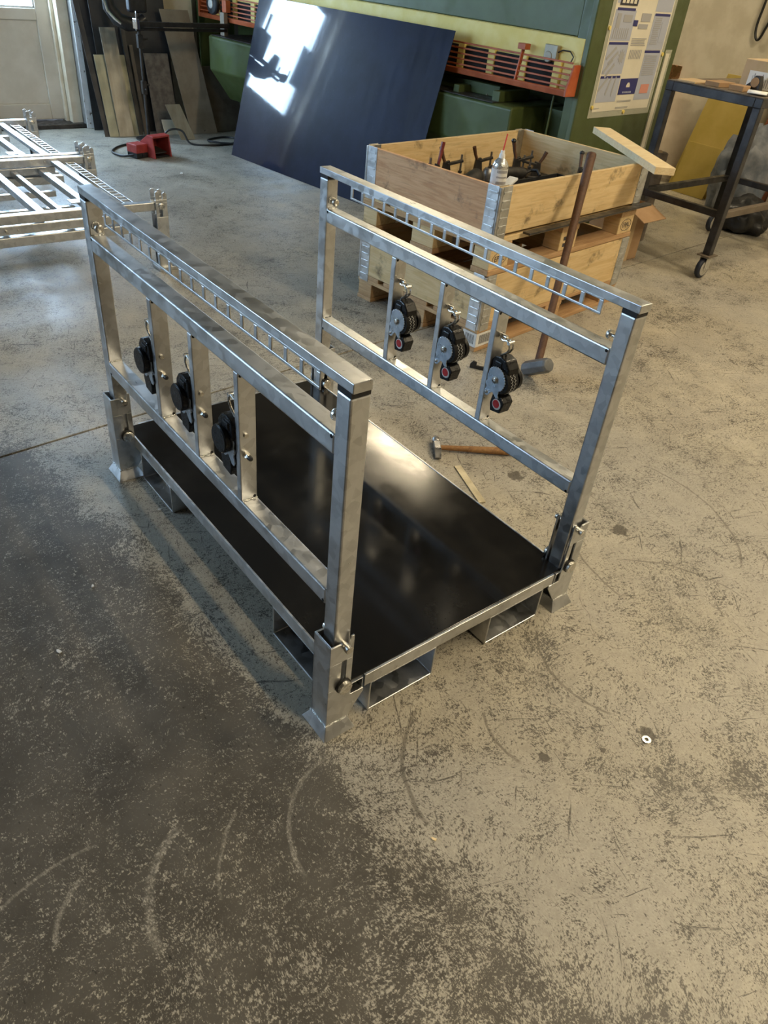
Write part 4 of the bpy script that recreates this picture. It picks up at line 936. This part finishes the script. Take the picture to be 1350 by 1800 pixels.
MB().lathe((-.01, -.024, .05), (0, 1, 0), [(0, .026), (.048, .026)], 20).build('tape_roll', 'card', gl, 0, True)

# things behind and under the bench
def slab(name, lab, cat, pts, mat, p, rz, ang, th=.004):
    o = MB().prism(pts, (0, 0, 0), (1, 0, 0), (0, 0, 1), (0, 1, 0), th).build(name, mat, None, .0006)
    o.matrix_world = Matrix.Translation(p) @ Matrix.Rotation(rz, 4, 'Z') @ Matrix.Rotation(-math.radians(ang), 4, 'X')
    return tag(o, lab, cat)
# local x along the wall (-Y), leaning towards +X
RZ = -math.pi / 2
slab('brass_sheet', 'stepped brass sheet leaning on the cream wall behind the bench', 'sheet', [(0, 0), (.42, 0), (.48, .98), (.10, .98), (.10, .84), (.02, .83)], 'brass', (6.02, 3.26, .003), RZ, 16)
slab('brass_sheet', 'narrow short brass strip in front of the stepped brass sheet', 'sheet', [(0, 0), (.36, 0), (.37, .42), (.0, .42)], 'brass', (5.97, 3.20, .003), RZ, 14)
slab('copper_sheet', 'copper sheet leaning behind the bench leg', 'sheet', [(0, 0), (.30, 0), (.20, .95), (.05, .95)], 'copper', (6.08, 3.80, .003), RZ, 10)
slab('red_board', 'red-brown wooden board leaning on the wall behind the bench', 'board', [(0, 0), (.28, 0), (.28, 1.15), (.0, 1.15)], 'redwood', (6.08, 2.62, .003), RZ, 9, .022)
# cardboard carton on the floor behind the pallet stack
cf = thing('cardboard_carton', 'tall open cardboard carton on the floor right of the pallets', 'box', (3.66, 2.02, 0), .06)
MB().box(0, .26, 0, .008, 0, .36).box(0, .26, .252, .26, 0, .36).box(0, .008, .008, .252, 0, .36).box(.252, .26, .008, .252, 0, .36).box(0, .26, 0, .26, 0, .006).build('carton_body', 'card', cf, .001)
B(.10, .15, -.0012, -.0002, .0, .36).build('packing_tape', 'card2', cf)
MB().bar((.13, -.001, .36), (.13, -.14, .30), .26, .004, (0, 0, 1)).build('flap', 'card', cf)
MB().bar((.26, .13, .36), (.335, .12, .335), .26, .004).build('flap', 'card', cf)
MB().bar((.0, .13, .36), (-.06, .13, .50), .26, .004).build('flap', 'card', cf)
MB().bar((.13, .26, .36), (.13, .30, .52), .26, .004).build('flap', 'card', cf)
rl = thing('paper_roll', 'brown paper roll standing between the shear and the bench', 'roll', (4.30, 2.335, 0))
MB().lathe((0, 0, .001), (0, 0, 1), [(0, .066), (.004, .070), (.585, .070), (.59, .064)], 24).build('roll', 'mottle', rl, 0, True)
MB().cyl((0, 0, .59), (0, 0, .60), .03, 16).build('core', 'card2', rl, 0, True)
# rags piled by the wall
def blob(name, lab, cat, c, r, mat, seed, n=26, amp=.25):
    random.seed(seed); bm = bmesh.new(); bmesh.ops.create_icosphere(bm, subdivisions=4, radius=1)
    from mathutils import noise as mn
    for v in bm.verts:
        d = v.co.normalized(); k = 1 + amp * mn.fractal(d * 2.2 + Vector((seed, 0, 0)), 1.0, 2.0, 4) + .08 * math.sin(d.x * 17 + d.y * 9 + seed)
        v.co = Vector((d.x * r[0] * k, d.y * r[1] * k, d.z * r[2] * k))
    zl = min(v.co.z for v in bm.verts)
    for v in bm.verts: v.co.z = max(v.co.z, zl * .45)
    for f in bm.faces: f.smooth = True
    me = bpy.data.meshes.new(name); bm.to_mesh(me); bm.free(); me.materials.append(MT[mat])
    o = bpy.data.objects.new(name, me); C.objects.link(o); z0 = min(v.co.z for v in me.vertices); o.location = (c[0], c[1], c[2] - z0 + .001); return tag(o, lab, cat)
blob('cloth_heap', 'crumpled blue-grey cloth heap by the wall behind the bench', 'cloth', (5.78, 2.46, 0), (.20, .22, .42), 'rag', 3)
blob('cloth_heap', 'brown crumpled cloth heap to the right of the blue-grey heap', 'cloth', (6.08, 2.1, 0), (.16, .17, .40), 'ragbrown', 5)
blob('black_sack', 'black plastic sack on the floor behind the bench', 'sack', (5.45, 2.15, 0), (.22, .2, .16), 'black', 8, amp=.15)
# cable loop on the right wall
tag(MB().tube(sm([(6.33, 3.0, 2.2), (6.32, 3.035, 1.8), (6.32, 3.05, 1.49), (6.32, 3.06, 1.31), (6.32, 3.035, 1.225), (6.32, 3.0, 1.222), (6.32, 2.965, 1.33), (6.32, 2.88, 1.6), (6.33, 2.75, 2.2)]), .010, 8).build('hanging_cable', 'cable', None, 0, True), 'black cable hanging in a loop on the cream wall', 'cable')
